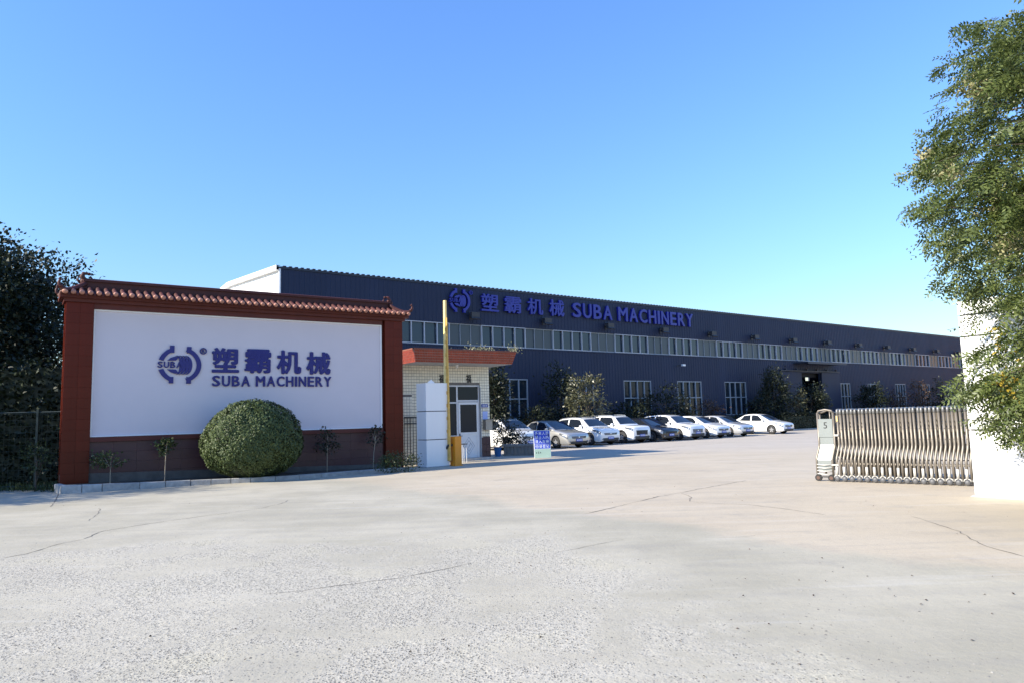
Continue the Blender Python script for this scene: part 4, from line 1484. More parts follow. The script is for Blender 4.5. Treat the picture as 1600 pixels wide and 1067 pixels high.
# window band: framed sliding units between plain daylight sheets
seq = []
bx = 7.65
off = fa_px(752, 520)[0]
start = off - 6.02 * 6
t = start
while t < FL:
    seq.append(('framed', t, t + 3.62))
    seq.append(('plain', t + 3.62, t + 6.02))
    t += 6.02
pane_cache = {}
def pane_mesh(w, z0, z1, mat, key):
    kk = (round(w, 2), round(z0, 2), round(z1, 2), key)
    if kk not in pane_cache:
        q = MB(); q.box(0, w, .105, .115, z0, z1)
        pane_cache[kk] = q.mesh('pane', mat)
    return pane_cache[kk]
frame_cache = {}
for kind, t0, t1 in seq:
    if t1 < 0.3 or t1 > FL: continue
    if t0 < 0.1:
        t0 = 0.1
        if t1 - t0 < .8: continue
    n = 4 if kind == 'framed' else 3
    w = (t1 - t0) / n
    fwid = .055 if kind == 'framed' else .028
    yf = -.03 if kind == 'framed' else .03
    kk = (kind, round(t1 - t0, 2))
    if kk not in frame_cache:
        q = MB()
        W = t1 - t0
        q.box(.004, W - .004, yf, .10, WB0 + .003, WB0 + .06); q.box(.004, W - .004, yf, .10, WB1 - .05, WB1 - .003)
        for i in range(n + 1):
            c = min(max(i * w, fwid * .6), W - fwid * .6)
            q.box(c - fwid * .5, c + fwid * .5, yf + .003, .10, WB0 + .06, WB1 - .05)
        frame_cache[kk] = q.mesh('window', M['winframe'] if kind == 'framed' else M['winframegrey'])
    wo = put('window', frame_cache[kk], fac, (t0, 0, 0))
    for i in range(n):
        o = put('pane', pane_mesh(w - .01, WB0 + .03, WB1 - .03, M['winglass'] if kind == 'framed' else M['winplain'], kind), wo, (i * w + .005, (0.0 if i % 2 else .03) if kind == 'framed' else -.02, 0))
        o.rotation_euler = (random.uniform(-.004, .004), 0, random.uniform(-.004, .004))
def low_window(t0, t1):
    W = t1 - t0
    q = MB()
    q.box(0.003, W - .003, .01, .12, LZ0 + .002, LZ0 + .07); q.box(0.003, W - .003, .01, .12, LZ1 - .07, LZ1 - .002)
    zm = 2.95
    q.box(.06, W - .06, .015, .12, zm - .035, zm + .035)
    for i in range(5):
        c = min(max(i * W / 4, .035), W - .035)
        q.box(c - .032, c + .032, .012, .12, LZ0 + .07, LZ1 - .07)
    wo = put('window', q.mesh('window', M['winframegrey']), fac, (t0, 0, 0))
    for i in range(4):
        for z0, z1 in ((LZ0 + .03, zm), (zm, LZ1 - .03)):
            q = MB(); q.box(.01, W / 4 - .01, .125, .135, z0, z1)
            o = put('pane', q.mesh('pane', M['lowglass']), wo, (i * W / 4, 0, 0), (random.uniform(-.006, .006), 0, random.uniform(-.006, .006)))
for a, c in lows:
    low_window(a, c)
# hall door, sliding leaves, canopy
b = MB()
b.box(DOOR[0] - 3.3, DOOR[0] - .02, -.16, -.06, .05, DOOR[2] + .05); dl = b.build('sliding_door', M['navy'], fac)
b = MB()
b.box(DOOR[1] + .02, DOOR[1] + 3.3, -.16, -.06, .05, DOOR[2] + .05); dr2 = b.build('sliding_door', M['navy'], fac)
b = MB()
b.box(DOOR[0] - 3.4, DOOR[1] + 3.4, -.20, -.04, DOOR[2] + .10, DOOR[2] + .20)
for i in range(6):
    xx = DOOR[0] - 2.6 + i * 1.75
    b.box(xx, xx + .12, -.22, -.05, DOOR[2] + .21, DOOR[2] + .36)
b.build('door_track', M['navytrim'], fac)
b = MB()
b.box(48.4, 55.3, -1.5, -.05, 6.02, 6.10); b.box(48.4, 55.3, -1.55, -1.5, 5.94, 6.14)
b.build('door_canopy', M['navytrim'], fac)
# company lettering on the hall
def fpx_letter(ch, x0, x1, y0m, y1m, bold):
    a, c = fa_px(x0, 490)[0], fa_px(x1, 490)[0]
    xm = (x0 + x1) / 2
    letter(ch, a, c, fa_px(xm, y1m)[1], fa_px(xm, y0m)[1], -.05, .16, bold, M['letterblue'], fac)
for ch, x0, x1, y0, y1 in (('塑', 750, 777, 460.5, 487.5), ('霸', 786, 812, 465, 490.5), ('机', 822, 846, 467.5, 492.5), ('械', 856, 879, 469.5, 495)):
    fpx_letter(ch, x0, x1, y0, y1, .022)
a0, a1 = fa_px(892, 486)[0], fa_px(1080, 502)[0]
zt = fa_px(985, 482.5)[1]; zb = fa_px(985, 504)[1]
word('SUBA MACHINERY', a0, a1, zb, zt, -.05, .16, .026, M['letterblue'], fac, ADV)
logo(fac, fa_px(699.5, 470)[0], fa_px(732, 470)[0], fa_px(716, 489.5)[1], fa_px(716, 452.5)[1], -.05, .16, M['letterblue'])

ORD = ['first', 'second', 'third', 'fourth', 'fifth', 'sixth', 'seventh', 'eighth', 'ninth', 'tenth', 'eleventh', 'twelfth', 'thirteenth', 'fourteenth']
lm = MB(); lm.prism([(-.30, 0.05), (.30, 0.05), (.30, .42), (-.30, .42)], -.62, -.36)
lm.add([(-.34, -.72, .0), (.34, -.72, .0), (.34, -.30, .50), (-.34, -.30, .50), (-.34, -.66, -.06), (.34, -.66, -.06), (.34, -.24, .46), (-.34, -.24, .46)],
       [(0, 1, 2, 3), (7, 6, 5, 4), (0, 4, 5, 1), (3, 2, 6, 7), (0, 3, 7, 4), (1, 5, 6, 2)])
lamp_head = lm.mesh('lamp_head', M['darkmetal'])
bk_ = MB(); bk_.box(-.05, .05, -.36, -.034, .16, .26); bk_.box(-.12, .12, -.06, -.034, .02, .40)
lamp_br = bk_.mesh('bracket', M['darkmetal'])
for i in range(14):
    t0 = 12.24 + 5.98 * i
    z = 7.98 - .006 * i
    lt = thing('floodlight', f'dark floodlight on the navy factory wall, {ORD[i]} from the white gable end', 'floodlight', world_of(FO, FA, t0, 0, z), R(90 - FA), 'floodlights along the factory wall')
    put('lamp_head', lamp_head, lt); put('bracket', lamp_br, lt)
cz = fa_px(1058, 571)
cm = thing('security_camera', 'small white camera on a dark arm on the factory wall above the parked cars', 'camera', world_of(FO, FA, cz[0], 0, cz[1]), R(90 - FA))
b = MB(); b.box(-.06, .06, -.03, -.034 + .03, -.06, .06); b.tube([(0, -.03, 0), (.1, -.45, .02)], .03, 6); b.build('bracket', M['darkmetal'], cm)
b = MB(); b.box(-.02, .30, -.62, -.44, -.06, .08); b.build('housing', M['whiteframe'], cm)

# hedge strip in front of the hall
b = MB()
b.box(14, 92, -3.5, -3.35, -.02, .12)
kb = b.build('kerb_strip', M['kerbstone']); kb.location = tuple(FO); kb.rotation_euler = (0, 0, R(90 - FA)); tag(kb, kind='structure')
b = MB()
b.add([(4, -3.35, .03), (92, -3.35, .03), (92, -.02, .03), (4, -.02, .03)], [(0, 1, 2, 3)])
kb = b.build('planting_strip', M['soil']); kb.location = tuple(FO); kb.rotation_euler = (0, 0, R(90 - FA)); tag(kb, kind='structure')
def hedge(label, t0, t1, y0, y1, h, n, mat='leaf_shade'):
    hd = thing('hedge', label, 'hedge', world_of(FO, FA, t0, 0), R(90 - FA))
    W = t1 - t0
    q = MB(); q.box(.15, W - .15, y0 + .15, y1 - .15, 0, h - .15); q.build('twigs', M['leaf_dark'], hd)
    p = np.stack([rng.uniform(0, W, n), rng.uniform(y0, y1, n), rng.uniform(0, h, n)], 1)
    which = rng.random(n)
    top = which < .35; fr_ = (which >= .35) & (which < .85); en = which >= .85
    p[top, 2] = h + rng.normal(0, .07, top.sum()) + .08 * np.sin(p[top, 0] * 2.1); p[fr_, 1] = y0 + rng.normal(0, .06, fr_.sum())
    p[en, 0] = np.where(rng.random(en.sum()) < .5, 0, W) + rng.normal(0, .06, en.sum())
    d = np.where(top[:, None], [0, 0, 1.0], [0, -1.0, 0.2])
    V, Q = leaf_cards(p, d, .16, .09, 0, .7)
    put('foliage', fast_mesh('foliage', V, Q, M[mat]), hd)
hedge('long dark clipped hedge behind the parked cars, left of the hall door', 9.5, 48.0, -2.6, -1.2, 1.25, 9000)
hedge('dark hedge right of the last white sedan, running behind the folding gate', 41.0, 88.0, -3.25, -2.75, 1.35, 11000)

# trees along the hall
def ftree(name, label, px, top, halfw_px, mat, D=1.9, **kw):
    fo2 = FO + FN * D
    p = on_wall(px, 640, fo2, FA)
    ztop = on_wall(px, top, fo2, FA)[2]
    dist = p[1]
    wd = halfw_px / FOC * dist * kw.pop('wk', 1.0)
    low = kw.pop('low', .5)
    cz = (ztop + low) / 2
    return tree(name, label, 'tree', (p[0], p[1], 0), ztop, (0, 0, cz), (wd, wd * kw.pop('dk', .8), (ztop - low) / 2 * .93), M[mat], kw.pop('ncl', 40), kw.pop('per', 46), kw.pop('spread', (.26, .26, .2)), kw.pop('ll', .22), kw.pop('lw', .10), kw.pop('r', .07), 'trees along the factory wall', kw.pop('shell', .35), .1, 12)
ftree('magnolia_tree', 'sunlit magnolia tree with glossy pale leaves behind the white crossover', 917, 578, 36, 'leaf_magnolia', D=4.0, wk=.8, ncl=44, per=44, spread=(.20, .20, .17), shell=.45, low=.9)
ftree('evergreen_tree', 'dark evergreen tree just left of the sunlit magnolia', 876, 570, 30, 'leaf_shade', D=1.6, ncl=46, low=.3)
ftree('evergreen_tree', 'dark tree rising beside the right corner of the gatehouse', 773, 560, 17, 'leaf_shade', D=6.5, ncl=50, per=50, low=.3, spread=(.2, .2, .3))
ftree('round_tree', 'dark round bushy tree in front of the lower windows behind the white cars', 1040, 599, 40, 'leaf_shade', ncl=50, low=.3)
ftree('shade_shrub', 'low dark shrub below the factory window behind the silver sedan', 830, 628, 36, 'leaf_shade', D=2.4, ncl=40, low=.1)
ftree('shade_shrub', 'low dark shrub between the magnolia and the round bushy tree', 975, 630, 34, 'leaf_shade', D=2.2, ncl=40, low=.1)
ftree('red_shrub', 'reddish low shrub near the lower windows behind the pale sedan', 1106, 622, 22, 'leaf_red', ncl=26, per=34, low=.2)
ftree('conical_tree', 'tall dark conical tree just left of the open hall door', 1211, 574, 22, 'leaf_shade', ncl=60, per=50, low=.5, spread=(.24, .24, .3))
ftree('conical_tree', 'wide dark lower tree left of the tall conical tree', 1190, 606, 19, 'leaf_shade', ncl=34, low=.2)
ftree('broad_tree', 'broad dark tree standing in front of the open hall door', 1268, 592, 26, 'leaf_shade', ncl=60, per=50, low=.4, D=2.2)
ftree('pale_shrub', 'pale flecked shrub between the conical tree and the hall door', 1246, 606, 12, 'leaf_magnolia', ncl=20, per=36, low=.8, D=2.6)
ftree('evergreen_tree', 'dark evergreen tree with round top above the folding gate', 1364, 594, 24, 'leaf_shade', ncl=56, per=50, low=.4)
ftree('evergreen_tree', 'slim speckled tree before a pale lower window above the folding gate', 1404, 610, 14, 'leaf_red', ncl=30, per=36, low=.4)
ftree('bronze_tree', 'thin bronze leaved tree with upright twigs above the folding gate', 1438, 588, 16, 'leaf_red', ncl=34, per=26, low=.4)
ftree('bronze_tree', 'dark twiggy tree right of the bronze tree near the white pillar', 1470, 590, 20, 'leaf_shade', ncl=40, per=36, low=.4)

# ================================================================== CARS
def smooth_profile(pts):
    xs = np.array([p[0] for p in pts]); zs = np.array([p[1] for p in pts])
    def f(s):
        s = np.asarray(s, float)
        # monotone-ish cosine blend of a polyline sampled three times
        h = 0.06
        return (np.interp(s - h, xs, zs) + 2 * np.interp(s, xs, zs) + np.interp(s + h, xs, zs)) / 4
    return f

SEDAN = dict(L=4.6, W=1.78, wb=2.66, fo=.92, rw=.315,
             low=[(0, .68), (.05, .74), (.22, .80), (.6, .88), (1.15, .95), (2, .93), (3.2, .96), (3.9, 1.0), (4.42, .99), (4.55, .86), (4.6, .70)],
             cab=[(1.02, .93), (1.95, 1.385), (2.35, 1.455), (2.75, 1.47), (3.25, 1.43), (4.10, 1.0)])
SUV = dict(L=4.42, W=1.82, wb=2.64, fo=.88, rw=.345,
           low=[(0, .80), (.04, .88), (.18, .96), (.6, 1.02), (1.05, 1.08), (2, 1.04), (3.2, 1.08), (4.0, 1.10), (4.3, 1.05), (4.38, .9), (4.42, .72)],
           cab=[(.98, 1.05), (1.75, 1.55), (2.15, 1.63), (2.7, 1.655), (3.6, 1.61), (3.95, 1.52), (4.28, 1.08)])
BOXY = dict(L=4.34, W=1.80, wb=2.62, fo=.85, rw=.35,
             low=[(0, .86), (.04, .96), (.16, 1.01), (.6, 1.05), (1.1, 1.08), (2, 1.06), (3.2, 1.08), (4.1, 1.10), (4.28, 1.05), (4.32, .9), (4.34, .72)],
             cab=[(1.02, 1.06), (1.66, 1.57), (1.95, 1.64), (2.6, 1.665), (3.7, 1.64), (4.02, 1.57), (4.26, 1.08)])
HATCH = dict(L=4.35, W=1.77, wb=2.6, fo=.86, rw=.32,
             low=[(0, .69), (.05, .76), (.22, .82), (.6, .90), (1.0, .97), (2, .95), (3.2, 1.0), (3.95, 1.03), (4.2, 1.0), (4.3, .86), (4.35, .70)],
             cab=[(.88, .95), (1.78, 1.40), (2.2, 1.475), (2.7, 1.50), (3.4, 1.46), (3.8, 1.34), (4.18, 1.0)])

def make_car(label, P, base, paint_m, H=None, Lk=1.0, rails=False, clad=False, grille='bar', yaw=0.0, chrome_bar=True, roofdark=False, big_trim=False, rim='rim', gpos=(.50, .63)):
    L, W = base['L'] * Lk, base['W']
    sc = 1.0 if H is None else H / max(z for _, z in base['cab'])
    lowf = smooth_profile([(s * Lk, z * sc) for s, z in base['low']]); cabf = smooth_profile([(s * Lk, z * sc) for s, z in base['cab']])
    s0, s1 = base['cab'][0][0] * Lk, base['cab'][-1][0] * Lk
    rw = base['rw']; sf = base['fo'] * Lk; sr = sf + base['wb'] * Lk
    hw = W / 2
    def wid(s):
        return hw * np.interp(s, [0, .06, .2, .5, .95, L - .9, L - .35, L - .08, L], [.80, .88, .935, .98, 1, 1, .965, .88, .78])
    fwd = np.array([FN[0], FN[1], 0]); 
    if yaw:
        c, s_ = math.cos(R(yaw)), math.sin(R(yaw)); fwd = np.array([fwd[0] * c - fwd[1] * s_, fwd[0] * s_ + fwd[1] * c, 0])
    right = np.array([fwd[1], -fwd[0], 0])
    org = np.array(P) - fwd * (L / 2 - sf) - right * (hw - .03)
    t = thing('parked_car', label, 'car', (org[0], org[1], 0), math.atan2(fwd[1], fwd[0]), 'cars parked in a row before the factory')
    X = lambda s: L / 2 - s
    zb = .20
    ra = rw + .055
    ss = set(np.round(np.linspace(.0, L, 36), 3)) | {.03, .09, L - .03, L - .09}
    for c in (sf, sr):
        for a in range(0, 181, 15): ss.add(round(c + ra * math.cos(R(a)), 4))
        ss.add(round(c + ra + .006, 4)); ss.add(round(c - ra - .006, 4))
    ss = sorted(s for s in ss if 0 <= s <= L)
    def section(s):
        w = float(wid(s)); zt = float(lowf(s))
        zl = zb + (.05 * (1 - s / .12) if s < .12 else 0) + (.08 * (1 - (L - s) / .3) if L - s < .3 else 0)
        arch = 0
        for c in (sf, sr):
            if abs(s - c) <= ra: arch = max(arch, rw + math.sqrt(max(0, ra * ra - (s - c) ** 2)))
        z0 = max(zl, arch)
        zm = zl + (zt - zl) * .45
        pts = [(w * .90 if not arch else w * .97, z0), (w * .985, max(zl + .07, arch + .012)), (w * 1.0, max(zm, arch + .035)), (w * .985, max(zt - .20 * (zt - zl), arch + .05)),
               (w * .955, max(zt - .07, arch + .06)), (w * .90, zt - .012), (w * .80, zt + .006), (w * .4, zt + .022), (0, zt + .028)]
        return pts
    vs, fs = [], []
    K = 9
    ring = 2 * K - 1
    for s in ss:
        p = section(s)
        full = [(-y, z) for y, z in p] + [(y, z) for y, z in p[-2::-1]]
        vs += [(X(s), y, z) for y, z in full]
    for i in range(len(ss) - 1):
        for k in range(ring - 1):
            a = i * ring + k
            fs.append((a, a + 1, a + ring + 1, a + ring))
    fs.append(tuple(range(ring - 1, -1, -1))); fs.append(tuple(range((len(ss) - 1) * ring, len(ss) * ring)))
    bd = MB(); bd.add(vs, fs)
    # cabin shell
    cs = np.linspace(s0, s1, 26)
    hr = float(max(cabf(cs)))
    zbelt = lambda s: float(lowf(s)) - .03
    wt = .70
    def cabw(s, z):
        zz = zbelt(s)
        f = min(1, max(0, (z - zz) / (hr - zz)))
        w = float(wid(s)) * .93
        return w - (w - hw * wt) * f ** 1.15
    def cabsec(s):
        zz = zbelt(s); zt = max(float(cabf(s)), zz + .01)
        q = []
        for f in (0, .3, .6, .85): 
            z = zz + (zt - zz) * f * .94
            q.append((cabw(s, z), z))
        z = zz + (zt - zz) * .955; q.append((cabw(s, z) * .955, zt - (zt - zz) * .02 - .012))
        q += [(cabw(s, z) * .84, zt), (cabw(s, z) * .45, zt + .014), (0, zt + .02)]
        return q
    vs, fs = [], []
    for s in cs:
        q = cabsec(s)
        full = [(-y, z) for y, z in q] + [(y, z) for y, z in q[-2::-1]]
        vs += [(X(s), y, z) for y, z in full]
    rg = 15
    for i in range(len(cs) - 1):
        for k in range(rg - 1):
            a = i * rg + k
            fs.append((a, a + 1, a + rg + 1, a + rg))
    bd.add(vs, fs)
    body = bd.build('body', paint_m, t, smooth=True)
    # glass
    def side_glass(sa, sb, sg, sa_top=None, sb_top=None):
        n = 7
        q = MB(); vs = []
        for i in range(n + 1):
            u = i / n
            s_b = sa + (sb - sa) * u
            s_t = (sa_top if sa_top is not None else sa) + ((sb_top if sb_top is not None else sb) - (sa_top if sa_top is not None else sa)) * u
            zlo = zbelt(s_b) + .055
            for v in (0, .5, 1):
                s = s_b + (s_t - s_b) * v
                zhi = float(cabf(s)) - .075
                z = zlo + (max(zhi, zlo + .012) - zlo) * v
                vs.append((X(s), sg * (cabw(s, min(z, zbelt(s) + (float(cabf(s)) - zbelt(s)) * .93)) + .006), z))
        f = [(i * 3 + k, i * 3 + 3 + k, i * 3 + 4 + k, i * 3 + 1 + k) for i in range(n) for k in range(2)]
        q.add(vs, f if sg < 0 else [x[::-1] for x in f])
        return q
    cl = base['cab']
    sw1 = cl[1][0] * Lk
    mid = (sw1 + cl[-2][0] * Lk) / 2 + .02
    rear_end = cl[-2][0] * Lk + (.12 if base in (SUV, BOXY) else .22)
    for sg in (1, -1):
        for sa, sb, st, sbt in ((s0 + .42, mid - .05, sw1 + .10, mid - .04), (mid + .05, rear_end + .18, mid + .06, rear_end - .22)):
            side_glass(sa, sb, sg, st, sbt).build('side_window', M['carglass'], t, smooth=True)
    def across(sa, sb, n=6):
        q = MB(); vs = []
        for i in range(n + 1):
            s = sa + (sb - sa) * i / n
            z = float(cabf(s))
            wz = cabw(s, zbelt(s) + (z - zbelt(s)) * .95) * .86
            for j in range(9):
                y = -1 + 2 * j / 8
                drop = .02 * y * y
                dz = (float(cabf(s + .02)) - float(cabf(s - .02))) / .04
                nx, nz = dz, 1.0
                l = math.hypot(nx, nz)
                vs.append((X(s) + .012 * nx / l, y * wz, z + .022 - drop + .012 * nz / l))
        f = [(i * 9 + k, i * 9 + k + 1, i * 9 + 10 + k, i * 9 + 9 + k) for i in range(n) for k in range(8)]
        q.add(vs, f)
        return q
    across(s0 + .09, sw1 - .03).build('windscreen', M['carglass'], t, smooth=True)
    across(cl[-2][0] * Lk + .08, s1 - .08).build('rear_window', M['carglass'], t, smooth=True)
    # underbody, sills
    q = MB(); q.box(X(L - .25), X(.25), -hw + .24, hw - .24, .19, .62); q.build('underbody', M['cartrim'], t)
    def strip(sa, sb, z0f, z1f, off, sg, n=10):
        q = MB(); vs = []
        for i in range(n + 1):
            s = sa + (sb - sa) * i / n
            sec = section(s)
            ys = [p[0] for p in sec[:7]]; zs = [p[1] for p in sec[:7]]
            for z in (z0f(s), z1f(s)):
                vs.append((X(s) + (off if s < .1 else 0), sg * (float(np.interp(z, zs, ys)) + off), z))
        f = [(2 * i, 2 * i + 2, 2 * i + 3, 2 * i + 1) for i in range(n)]
        q.add(vs, f if sg < 0 else [x[::-1] for x in f])
        return q
    for sg in (1, -1):
        for sd in (s0 + .36, mid, rear_end + .05):
            strip(sd, sd + .016, lambda s: .30, lambda s: zbelt(s) - .03, .003, sg, 1).build('door_seam', M['cartrim'], t)
        for sd in (mid - .20, rear_end - .12):
            z = zbelt(sd) - .12
            y = hw * .985
            q = MB(); q.box(X(sd + .16), X(sd), sg * y - .012, sg * y + .022, z - .014, z + .014); q.build('door_handle', paint_m if not chrome_bar else M['chrome'], t)
        if clad:
            strip(sf + ra + .02, sr - ra - .02, lambda s: .215, lambda s: .36, .010, sg, 8).build('sill_cladding', M['cartrim'], t)
            for c in (sf, sr):
                q = MB(); vs = []; 
                for i in range(13):
                    a = R(180 * i / 12)
                    for r_ in (ra - .004, ra + .06):
                        s = c + r_ * math.cos(a); z = rw + r_ * math.sin(a)
                        vs.append((X(s), sg * (float(wid(s)) * 1.0 + .008), max(z, .22)))
                f = [(2 * i, 2 * i + 2, 2 * i + 3, 2 * i + 1) for i in range(12)]
                q.add(vs, f if sg > 0 else [x[::-1] for x in f]); q.build('arch_cladding', M['cartrim'], t)
        # mirror
        sm = s0 + .52
        z = zbelt(sm) + .10
        q = MB(); q.ellipsoid((X(sm), sg * (hw * .96 + .10), z), (.085, .115, .075), 10, 7); mi = q.build('mirror', paint_m, t, smooth=True)
        q = MB(); q.tube([(X(sm), sg * hw * .9, z - .06), (X(sm), sg * (hw * .96 + .06), z - .03)], .025, 6); q.build('mirror_arm', M['cartrim'], mi)
        # headlight and tail lamp
        zt = lambda s: float(lowf(s)) - .085 * sc
        hl = .15 if base not in (SUV, BOXY) else .13
        strip(.035, .60, lambda s: zt(s) - hl * (1 - .55 * max(0, (s - .15) / .45)) - .01, lambda s: zt(s) + .012, .010, sg, 8).build('headlight', M['lamp'], t, smooth=True)
        strip(L - .45, L - .03, lambda s: float(lowf(s)) - .24, lambda s: float(lowf(s)) - .09, .008, sg, 6).build('tail_light', M['taillamp'], t, smooth=True)
        if rails:
            q = MB(); zz = hr
            pts = [(X(s), sg * hw * .63, float(cabf(s)) + .045) for s in np.linspace(sw1 + .25, cl[-2][0] * Lk - .05, 7)]
            pts = [(pts[0][0] + .06, pts[0][1], pts[0][2] - .05)] + pts + [(pts[-1][0] - .06, pts[-1][1], pts[-1][2] - .05)]
            q.tube(pts, .018, 6); q.build('roof_rail', M['chrome'] if not clad else M['winframegrey'], t, smooth=True)
        # wheels
        for c in (sf, sr):
            q = MB(); prof = [(.17, -.095), (rw - .05, -.10), (rw - .01, -.08), (rw, -.04), (rw, .04), (rw - .01, .08), (rw - .05, .10), (.17, .095)]
            nn = 24
            vs = [(r_ * math.cos(2 * math.pi * i / nn), y, r_ * math.sin(2 * math.pi * i / nn)) for r_, y in prof for i in range(nn)]
            f = [(j * nn + i, j * nn + (i + 1) % nn, (j + 1) * nn + (i + 1) % nn, (j + 1) * nn + i) for j in range(7) for i in range(nn)]
            q.add(vs, f)
            wo = q.build('wheel', M['rubber'], t, (X(c), sg * (hw - .115), rw), smooth=True)
            q = MB()
            ri = rw - .065
            yo = sg * .085
            for k in range(5):
                a = 2 * math.pi * k / 5 + .3
                ux, uz = math.cos(a), math.sin(a)
                px_, pz_ = -uz, ux
                v4 = [(ux * .04 + px_ * .05, yo + sg * .012, uz * .04 + pz_ * .05), (ux * .04 - px_ * .05, yo + sg * .012, uz * .04 - pz_ * .05), (ux * ri - px_ * .055, yo, uz * ri - pz_ * .055), (ux * ri + px_ * .055, yo, uz * ri + pz_ * .055)]
                q.add(v4 + [(x_, y_ - sg * .03, z_) for x_, y_, z_ in v4], [(0, 1, 2, 3), (7, 6, 5, 4), (0, 4, 5, 1), (1, 5, 6, 2), (3, 2, 6, 7), (0, 3, 7, 4)])
            for r0, r1 in ((ri - .025, ri + .018), (0, .055)):
                nn2 = 24
                vs = [(r_ * math.cos(2 * math.pi * i / nn2), yo + sg * .006, r_ * math.sin(2 * math.pi * i / nn2)) for r_ in (max(r0, .001), r1) for i in range(nn2)]
                q.add(vs, [(i, (i + 1) % nn2, nn2 + (i + 1) % nn2, nn2 + i) for i in range(nn2)])
            q.build('rim', M[rim], wo)
            q = MB(); vs = [(ri * math.cos(2 * math.pi * i / 20), sg * .045, ri * math.sin(2 * math.pi * i / 20)) for i in range(20)]
            q.add(vs, [tuple(range(20))]); q.build('brake_disc', M['darkmetal'], wo)
    # front end
    g0, g1 = gpos[0] * sc, gpos[1] * sc
    fx = X(0)
    q = MB()
    gw = .52 if grille != 'big' else .50
    if grille == 'big':
        g0 -= .14 * sc
    for i in range(8):
        pass
    n = 8; vs = []
    for i in range(n + 1):
        y = -gw + 2 * gw * i / n
        xx = fx + .012 - .012 * (abs(y) / gw) ** 3
        vs += [(xx, y * .92, g0), (xx, y, g1)]
    q.add(vs, [(2 * i, 2 * i + 2, 2 * i + 3, 2 * i + 1) for i in range(n)])
    gr = q.build('grille', M['cartrim'], t)
    q = MB()
    for k in range(2 if grille == 'bar' else 4):
        z = g0 + (g1 - g0) * (k + .7) / (2 if grille == 'bar' else 4)
        q.tube([(fx + .0, -gw * .95, z), (fx + .02, -gw * .5, z), (fx + .022, 0, z), (fx + .02, gw * .5, z), (fx, gw * .95, z)], .010, 5)
    q.ellipsoid((fx + .025, 0, (g0 + g1) / 2 + .01), (.012, .05, .05), 10, 6)
    q.build('grille_bar', M['chrome'] if chrome_bar else M['darkmetal'], gr, smooth=True)
    q = MB(); vs = []
    z0, z1 = .25, .36 * sc if not big_trim else .42 * sc
    for i in range(13):
        y = -.62 + 1.24 * i / 12
        xx = fx + .012
        vs += [(xx, y * .96, z0), (xx, y, z1)]
    q.add(vs, [(2 * i, 2 * i + 2, 2 * i + 3, 2 * i + 1) for i in range(12)]); q.build('lower_intake', M['cartrim'], t)
    zp = .42 * sc if grille != 'big' else .46 * sc
    q = MB(); q.box(fx + .022, fx + .036, -.22, .22, zp - .07, zp + .07); npb = q.build('number_plate', M['plateblue'], t)
    q = MB()
    for k, y in enumerate((-.18, -.12, -.04, .02, .08, .14)):
        q.box(fx + .0365, fx + .038, y, y + .035, zp - .035, zp + .035)
    q.build('plate_characters', M['signwhite'], npb)
    for sg in (1, -1):
        q = MB(); q.ellipsoid((fx + .005, sg * hw * .70, .34 * sc), (.03, .06, .045), 8, 6); q.build('fog_lamp', M['lamp'], t, smooth=True)
    return t

CP = dict(c1=(868.6, 700), c2=(921.6, 695.2), c3=(972, 692), c4=(1018.5, 689.6), c5=(1060, 687), c6=(1101.6, 684.4), c7=(1139.6, 681.8), c8=(1205.8, 677.7))
o5 = on_wall(439, 420, k_ - FN * 5, FA)
dv = np.array([math.sin(R(FA)), math.cos(R(FA)), 0])
c0p = np.array([o5[0], o5[1], 0]) + dv * 8.5 + FN * 9.5
make_car('white SUV half hidden behind the dark planter shrub beside the gatehouse', c0p, SUV, M['carwhite'], H=1.66, rails=True, gpos=(.58, .74))
make_car('silver grey sedan parked just behind the blue notice board', G(*CP['c1']), SEDAN, M['carsilver'], H=1.49)
make_car('rounded white crossover between the silver grey sedan and the boxy white SUV', G(*CP['c2']), SUV, M['carwhite'], H=1.60, Lk=.96, rails=True, big_trim=True, gpos=(.60, .72))
make_car('boxy white SUV with large dark grille and grey cladding left of the black car', G(*CP['c3']), BOXY, M['carwhite'], H=1.66, grille='big', clad=True, chrome_bar=False, big_trim=True, rails=True, gpos=(.62, .76))
make_car('only black car in the parked row', G(*CP['c4']), HATCH, M['carblack'], H=1.47, chrome_bar=False)
make_car('white SUV with bold dark lower bumper immediately right of the black car', G(*CP['c5']), SUV, M['carwhite'], H=1.62, grille='big', big_trim=True, gpos=(.60, .70))
make_car('plain white hatchback with white alloy wheels, third from the right end', G(*CP['c6']), HATCH, M['carwhite'], H=1.50, Lk=1.03, chrome_bar=True)
make_car('pale silver sedan tucked behind the last white sedan', G(*CP['c7']), SEDAN, M['carpale'], H=1.47)
make_car('white sedan seen almost side on at the right end of the parked row', G(*CP['c8']), SEDAN, M['carwhite'], H=1.50, Lk=.98, yaw=3.0)

